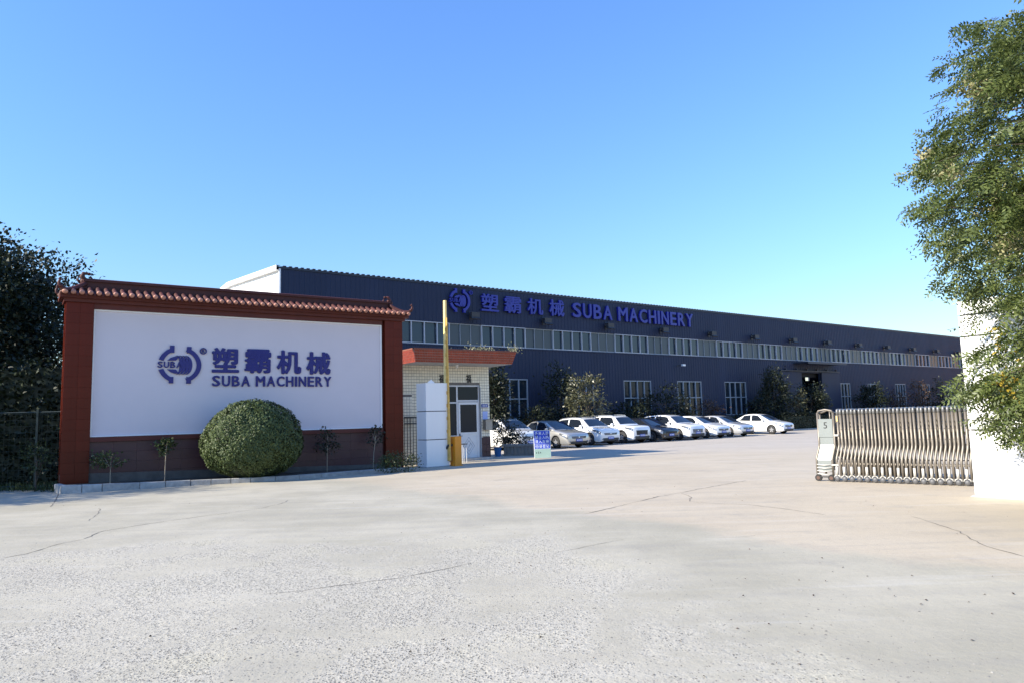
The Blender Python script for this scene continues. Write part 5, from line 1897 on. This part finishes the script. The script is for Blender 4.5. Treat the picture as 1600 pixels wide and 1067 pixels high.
# ================================================================== RETRACTABLE GATE
g0, g1 = G(1278, 751), G(1520, 759.5)
gaz = math.degrees(math.atan2(g1[0] - g0[0], g1[1] - g0[1]))
glen = float(np.linalg.norm(g1 - g0))
gt = thing('retractable_gate', 'folding steel gate of many bent tubes ending in a wheeled panel marked 5', 'gate', (g0[0], g0[1], 0), R(90 - gaz))
YF = 0.30
def front_path(x):
    return [(x, YF - .36 + .30, .10), (x, -.0, .44), (x, .02, .50), (x, .22, .80), (x, .235, .88), (x, .24, 1.56)]
def frame_mesh(wheel, cap):
    b = MB()
    p = [(-.036, .08, .13), (-.036, .08, .48), (-.033, .09, .53), (-.004, .205, .77), (0, .217, .83), (0, .22, 1.54)]
    bck = [(-.036, .52, .13), (-.036, .52, .48), (-.033, .51, .53), (-.004, .395, .77), (0, .383, .83), (0, .38, 1.54)]
    b.tube(p, .0265, 8); b.tube(bck, .0235, 6)
    b.tube([(0, .22, 1.51), (0, .22, 1.595), (0, .235, 1.615), (0, .365, 1.615), (0, .38, 1.595), (0, .38, 1.51)], .029, 8, m=1)
    b.tube([(-.036, .08, .50), (-.036, .52, .50)], .012, 5)
    return b.mesh('gate_frame', [M['gatetube'], M['gatecap']], True)
fm = frame_mesh(1, 1)
wm = MB(); wm.ellipsoid((-.036, 0, .062), (.060, .035, .062), 12, 8)
wmesh = wm.mesh('wheel', M['greyball'], True)
bm = MB()
bm.box(-.06, -.012, -.018, .018, .15, .34)
bm.tube([(-.102, 0, .085), (-.086, 0, .125), (-.036, 0, .152), (.014, 0, .125), (.03, 0, .085)], .013, 6)
bmesh_ = bm.mesh('wheel_bracket', M['gatebracket'], True)
SPC = .0795
nfr = 46
for i in range(nfr):
    x = .46 + i * SPC
    o = put('gate_frame', fm, gt, (x, random.uniform(-.004, .004), random.uniform(-.004, .004)), (random.uniform(-.006, .006), random.uniform(-.006, .006), 0))
    if i % 2 == 0:
        
        for yw in (.055, .545):
            put('wheel', wmesh, o, (0, yw, 0)); put('wheel_bracket', bmesh_, o, (0, yw, 0))
lk = MB()
for i in range(nfr - 1):
    x = .46 + i * SPC
    for z0, z1 in ((1.18, .95), (.95, 1.18), (.95, .72), (1.40, 1.18)):
        lk.tube([(x, .25, z0), (x + SPC, .27, z1)], .007, 4, caps=False)
    for z in (.95, 1.18, .40, .42):
        lk.ellipsoid((x, .19 if z > .5 else .05, z), (.012, .010, .012), 6, 4)
    lk.tube([(x, .12, .43), (x + SPC, .12, .39)], .007, 4, caps=False); lk.tube([(x, .12, .39), (x + SPC, .12, .43)], .007, 4, caps=False)
lk.build('scissor_links', M['gatetube'], gt)['kind'] = 'stuff'
# driving head
hd = MB()
for x in (.02, .37):
    hd.tube([(x - .04, .08, .13), (x - .04, .08, .48), (x - .037, .09, .53), (x - .004, .205, .77), (x, .217, .83), (x, .22, 1.56)], .027, 8)
    hd.tube([(x, .52, .13), (x, .52, .47), (x, .40, .79), (x, .38, 1.56)], .027, 8)
hd.tube([(.02, .22, 1.55), (.05, .22, 1.61), (.20, .22, 1.635), (.34, .22, 1.61), (.37, .22, 1.55)], .022, 8)
hd.tube([(.02, .38, 1.55), (.20, .38, 1.62), (.37, .38, 1.55)], .022, 8)
hd.tube([(.02, .22, 1.56), (.02, .38, 1.56)], .022, 6); hd.tube([(.37, .22, 1.56), (.37, .38, 1.56)], .022, 6); hd.tube([(.30, .22, 1.3), (.30, .22, 1.60)], .014, 6)
hd.build('drive_frame', M['gatetube'], gt, smooth=True)
b = MB()
prof = [(.07, .22), (.07, .48), (.08, .53), (.195, .77), (.205, .83), (.205, 1.40)]
vs = []
for (y, z), xo in zip(prof, (-.04, -.04, -.037, -.004, 0, 0)):
    vs += [(.045 + xo, y, z), (.345 + xo, y, z)]
fs = [(2 * i, 2 * i + 1, 2 * i + 3, 2 * i + 2) for i in range(5)]
b.add(vs, fs)
b.add([(x, .60 - y, z) for x, y, z in vs], [f[::-1] for f in fs])
b.build('cover_sheet', M['gatepanel'], gt)
b = MB()
for z in (.17, .24, .31, .38):
    b.tube([(-.01, .045, z), (.16, .03, z - .015), (.32, .045, z)], .013, 6)
b.build('bumper_wire', M['gatebracket'], gt, smooth=True)
b = MB(); b.box(.038, .352, .185, .20, 1.00, 1.42); pn = b.build('number_panel', M['gatepanel'], gt)
letter('5', .155, .235, 1.20, 1.345, .1845, .004, .006, M['black'], pn, 'digit')
b = MB(); b.box(.37, .47, .17, .20, 1.02, 1.06); b.box(.30, .47, .04, .07, .36, .39); b.build('coupling', M['gatebracket'], gt)
b = MB(); b.box(.445, .475, .185, .26, 1.36, 1.48); b.build('yellow_reflector', M['yellow'], gt)
for x in (.0, .29):
    w_ = MB(); w_.tube([(x, .045, .075), (x, .115, .075)], .075, 14)
    wo = w_.build('drive_wheel', M['rubber'], gt)
    h_ = MB(); h_.tube([(x, .036, .075), (x, .044, .075)], .042, 10); h_.build('hub', M['rust'], wo)
b = MB(); b.tube([(.0, .08, .10), (.29, .08, .10)], .02, 6); b.build('axle_bar', M['darkmetal'], gt)

# ================================================================== LEFT SIDE: fence, shrub, trees
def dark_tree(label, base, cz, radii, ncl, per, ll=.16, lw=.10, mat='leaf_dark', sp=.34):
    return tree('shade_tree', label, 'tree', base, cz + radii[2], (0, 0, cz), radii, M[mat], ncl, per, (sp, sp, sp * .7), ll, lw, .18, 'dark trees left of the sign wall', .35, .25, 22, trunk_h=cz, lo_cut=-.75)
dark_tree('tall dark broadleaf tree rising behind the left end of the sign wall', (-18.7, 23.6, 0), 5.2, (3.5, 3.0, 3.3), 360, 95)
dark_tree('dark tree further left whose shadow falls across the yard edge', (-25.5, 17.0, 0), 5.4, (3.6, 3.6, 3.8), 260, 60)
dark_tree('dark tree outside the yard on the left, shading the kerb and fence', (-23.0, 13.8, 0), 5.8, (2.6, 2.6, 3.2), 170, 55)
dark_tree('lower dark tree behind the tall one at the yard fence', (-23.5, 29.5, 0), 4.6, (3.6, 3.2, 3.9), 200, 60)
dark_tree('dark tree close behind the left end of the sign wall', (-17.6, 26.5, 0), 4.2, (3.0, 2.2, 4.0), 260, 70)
dark_tree('dark undergrowth tree close behind the green fence', (-16.0, 23.2, 0), 2.0, (2.3, 1.6, 1.9), 130, 60)
fz = G(45, 765)
fe = thing('green_fence', 'green wire mesh fence with slim posts in the shade left of the wall', 'fence', (fz[0], fz[1] + .25, 0), R(12))
post = MB().box(-.03, .03, -.03, .03, 0, 2.3).mesh('post', M['fencegreen'])
for i in range(5):
    put('post', post, fe, (-8.0 + 2.0 * i, 0, 0))
put('post', post, fe, (1.25, 0, 0))
for z, q in ((2.22, .022), (.1, .016)):
    MB().tube([(-8, 0, z), (1.25, 0, z)], q, 6).build('rail', M['fencegreen'], fe)
b = MB()
x = -8
while x < 1.25:
    b.add([(x, .0, .1), (x + .004, 0, .1), (x + .004, 0, 2.2), (x, 0, 2.2)], [(0, 1, 2, 3)]); x += .14
z = .2
while z < 2.2:
    b.add([(-8, .003, z), (1.25, .003, z), (1.25, .003, z + .004), (-8, .003, z + .004)], [(0, 1, 2, 3)]); z += .18
b.build('wire_mesh', M['fencegreen'], fe)['kind'] = 'stuff'
sp_ = G(55, 767)
tree('small_shrub', 'small forked shrub in front of the green fence left of the wall', 'shrub', (sp_[0], sp_[1], 0), 1.3, (0, 0, .85), (.42, .3, .42), M['leaf_small'], 14, 22, (.1, .1, .12), .11, .04, .03, None, .3, -.1, 8, trunk_h=.55)
def weeds():
    n = 2600
    px = rng.uniform(-60, 92, n)
    P_ = np.array([G(x, 766 + rng.uniform(-6, 3)) for x in px])
    P_[:, 1] += np.abs(rng.normal(0, .8, n))
    d = np.tile([0, 0, 1.0], (n, 1))
    V, Q = leaf_cards(P_, d, .20, .035, 0, .45)
    return fast_mesh('grass', V, Q, M['leaf_small'])
tag(put('grass', weeds()), kind='stuff')
b = MB(); q = [G(-400, 768), G(90, 764), np.array([-13.0, 24.5, 0]), np.array([-34, 24, 0])]
b.add([(p[0], p[1], .006) for p in q], [(0, 1, 2, 3)])
vg = b.build('verge', M['soil']); tag(vg, kind='structure')
b = MB()
hg = thing('dark_backing_hedge', 'tall added hedge keeping the space behind the green fence dark', 'hedge', (-22, 20.1, 0), R(12))  # hedge added as dark backing so the shade behind the fence stays deep
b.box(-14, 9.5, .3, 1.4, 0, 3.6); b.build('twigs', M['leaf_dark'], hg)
n = 14000
p = np.stack([rng.uniform(-14.2, 9.7, n), rng.uniform(-.05, .4, n), rng.uniform(0, 3.9, n)], 1)
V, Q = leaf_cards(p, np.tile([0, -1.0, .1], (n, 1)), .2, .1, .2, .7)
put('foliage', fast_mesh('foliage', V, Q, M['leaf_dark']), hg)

# ================================================================== RIGHT TREE
TX, TY = 9.9, 9.9
rt = thing('pinnate_tree', 'big sunlit tree with feathery leaves hanging over the white pillar', 'tree', (TX, TY, 0))
zk = np.array([.7, 1.0, 1.3, 1.6, 2.0, 2.4, 2.8, 3.15, 3.6, 4.1, 4.7, 5.2, 5.8, 6.4, 7.1, 7.6, 8.0, 8.4, 9.2, 9.9])
rk = np.array([1.6, 2.45, 2.7, 2.8, 3.05, 3.1, 3.0, 3.4, 3.45, 3.35, 3.72, 3.55, 3.62, 3.4, 3.3, 3.1, 2.75, 2.4, 1.5, .2])
def tree_points(n_cl, per, spread):
    zc = rng.uniform(.9, 9.7, n_cl * 3)
    az = rng.uniform(0, 2 * np.pi, n_cl * 3)
    rr = np.interp(zc, zk, rk)
    f = np.sqrt(rng.uniform(.12, 1.0, n_cl * 3))
    wob = 1 + .07 * np.sin(3 * az + zc * 2.3) + .06 * np.sin(5 * az - zc * 3.1)
    x = rr * f * wob * np.cos(az); y = rr * f * wob * np.sin(az)
    # keep more of the side that faces the yard
    side = (x * -0.75 + y * -0.1) / 3.5
    keep = rng.random(n_cl * 3) < np.clip(.30 + 1.2 * (side + .25), .16, 1)
    c = np.stack([x, y, zc], 1)[keep][:n_cl]
    idx = np.repeat(np.arange(len(c)), per)
    pts = c[idx] + rng.normal(0, 1, (len(idx), 3)) * np.array(spread)
    d = pts * np.array([1, 1, 0.15]) - np.array([0, 0, 0])
    d[:, 2] = (pts[:, 2] - 4.8) * .12
    d /= np.linalg.norm(d, axis=1)[:, None] + 1e-9
    return pts, d, c
def not_in_pillar(pts):
    w = pts + np.array([TX, TY, 0])
    d1 = np.array([math.sin(R(146)), math.cos(R(146))]); nn = np.array([math.sin(R(236)), math.cos(R(236))])
    s = (w[:, :2] - np.array(rc[:2])) @ nn
    return (s > .12) | (w[:, 2] > rh + .15)
def project(p):
    d = p + np.array([TX, TY, 0]) - EYE
    w = d @ _f0
    return 800 + FOC * (d @ _cx) / w, 533.5 - FOC * (d @ _cu) / w
SILY = np.array([-200, 10, 30, 50, 75, 110, 170, 240, 300, 345, 400, 440, 465, 520, 560, 590, 610, 640, 690, 720])
SILX = np.array([1700, 1635, 1540, 1515, 1508, 1482, 1476, 1446, 1455, 1436, 1475, 1466, 1515, 1548, 1530, 1488, 1480, 1525, 1572, 1640])
def in_outline(p):
    x, y = project(p)
    edge = np.interp(y, SILY, SILX) + 14 * np.sin(y / 9.0) + rng.normal(0, 10, len(p))
    return (x > edge) & (y < 690)
pts, d, cc = tree_points(470, 52, (.20, .20, .12))
thin = rng.random(len(pts)) < np.where(pts[:, 2] < 3.4, .8, 1.0)
k = not_in_pillar(pts) & in_outline(pts) & thin; pts, d = pts[k], d[k]
print('right tree sprigs', len(pts))
V, Q = sprig_cards(pts, d, .30, 5, .085, .036, .45, .40)
put('crown', fast_mesh('crown', V, Q, M['leaf_tree']), rt)
# long outer twigs with leaves
tw = MB(); tpts, tdirs = [], []
for i in range(110):
    z = random.uniform(1.4, 7.4); a = random.uniform(2.2, 4.4)
    r = float(np.interp(z, zk, rk))
    p0 = Vector((r * .55 * math.cos(a), r * .55 * math.sin(a), z + .3)); ex = random.uniform(.95, 1.12)
    p1 = Vector((r * ex * math.cos(a), r * ex * math.sin(a), z + random.uniform(-.25, .25)))
    m = p0.lerp(p1, .6) + Vector((0, 0, .12))
    if not (not_in_pillar(np.array([p1]))[0] and in_outline(np.array([p1, m, p0]) + 0.0).all() and project(np.array([p1]))[1][0] > 60): continue
    if p1.z > 6.6: continue
    tw.tube([p0, m, p1], [.011, .007, .003], 5, caps=False)
    for j in range(40):
        u = random.uniform(.15, 1)
        p = p0.lerp(m, u / .6) if u < .6 else m.lerp(p1, (u - .6) / .4)
        tpts.append(p); tdirs.append((p1 - p0).normalized() + Vector((random.gauss(0, .4), random.gauss(0, .4), -.2)))
tw.build('outer_twigs', M['bark'], rt)['kind'] = 'stuff'
V, Q = sprig_cards(np.array(tpts), np.array(tdirs), .24, 5, .075, .032, .35, .35)
put('outer_leaves', fast_mesh('outer_leaves', V, Q, M['leaf_tree']), rt)
def pod_cluster(px, py, depth, n, sp, mat, name):
    c = at_depth(px, py, depth) - np.array([TX, TY, 0])
    p = c + rng.normal(0, 1, (n, 3)) * np.array(sp)
    V, Q = leaf_cards(p, np.tile([-.4, -.4, .4], (n, 1)), .07, .05, 0, .8)
    put(name, fast_mesh(name, V, Q, M[mat]), rt)['kind'] = 'stuff'
for px, py, dp, n, s in ((1525, 145, 10.3, 260, .13), (1480, 275, 11.2, 200, .11), (1445, 245, 11.6, 90, .08), (1560, 320, 9.6, 160, .11), (1575, 385, 9.6, 140, .12)):
    pod_cluster(px, py, dp, n, (s, s, s * .8), 'leaf_pod', 'seed_pods')
for px, py, dp, n, s in ((1572, 535, 10.4, 40, .12), (1590, 600, 10.2, 40, .12), (1565, 595, 10.5, 25, .09)):
    pod_cluster(px, py, dp, n, (s, s, s), 'leaf_yellow', 'yellow_leaves')
b = MB()
b.tube([(0, 0, -.1), (.02, .03, 1.2), (-.05, 0, 2.6), (.05, .1, 4.5), (0, 0, 6.5), (-.05, .1, 8.6)], [.20, .16, .14, .11, .07, .03], 9)
for q in cc[rng.choice(len(cc), 60, replace=False)]:
    z0 = max(1.0, min(8.0, q[2] - random.uniform(.3, 1.4)))
    if not (not_in_pillar(np.array([q]))[0] and in_outline(np.array([q]))[0] and project(np.array([q]))[1][0] > 60): continue
    p0 = Vector((0, 0, z0)); q = Vector(q)
    mid = p0.lerp(q, .5) + Vector((0, 0, .15))
    b.tube([p0, mid, q], [.045, .03, .008], 6, caps=False)
b.build('trunk', M['bark'], rt, smooth=True)

# ochre building across the side road, seen only as a reflection in the far window band
ob_ = thing('ochre_building', 'ochre yellow building reflected in the far end of the window band', 'building', (92, 92, 0), R(20))
b = MB(); b.box(0, 26, 0, 12, 0, 13); b.build('wall', M['building'], ob_)
b = MB(); b.box(-.4, 26.4, -.4, 12.4, 13.002, 13.4); b.build('roof', M['roofsheet'], ob_)
wn_ = MB().box(0, 1.6, -.03, .05, 0, 1.7).mesh('window', M['winglass'])
for i in range(7):
    for j in range(3):
        put('window', wn_, ob_, (1.5 + 3.5 * i, 0, 1.4 + 4 * j))

# fallen leaves blown over the yard
n = 130
px, py = rng.uniform(60, 1600, n), 760 + 300 * rng.random(n) ** 1.5
P_ = np.array([G(a, c) for a, c in zip(px, py)]); P_[:, 2] = .006
V, Q = leaf_cards(P_, np.concatenate([rng.normal(0, 1, (n, 2)), np.full((n, 1), .15)], 1), .026, .016, 0, .12)
V[:, 2] = np.maximum(V[:, 2], .004)
tag(put('fallen_leaves', fast_mesh('fallen_leaves', V, Q, M['leaf_red'])), kind='stuff')
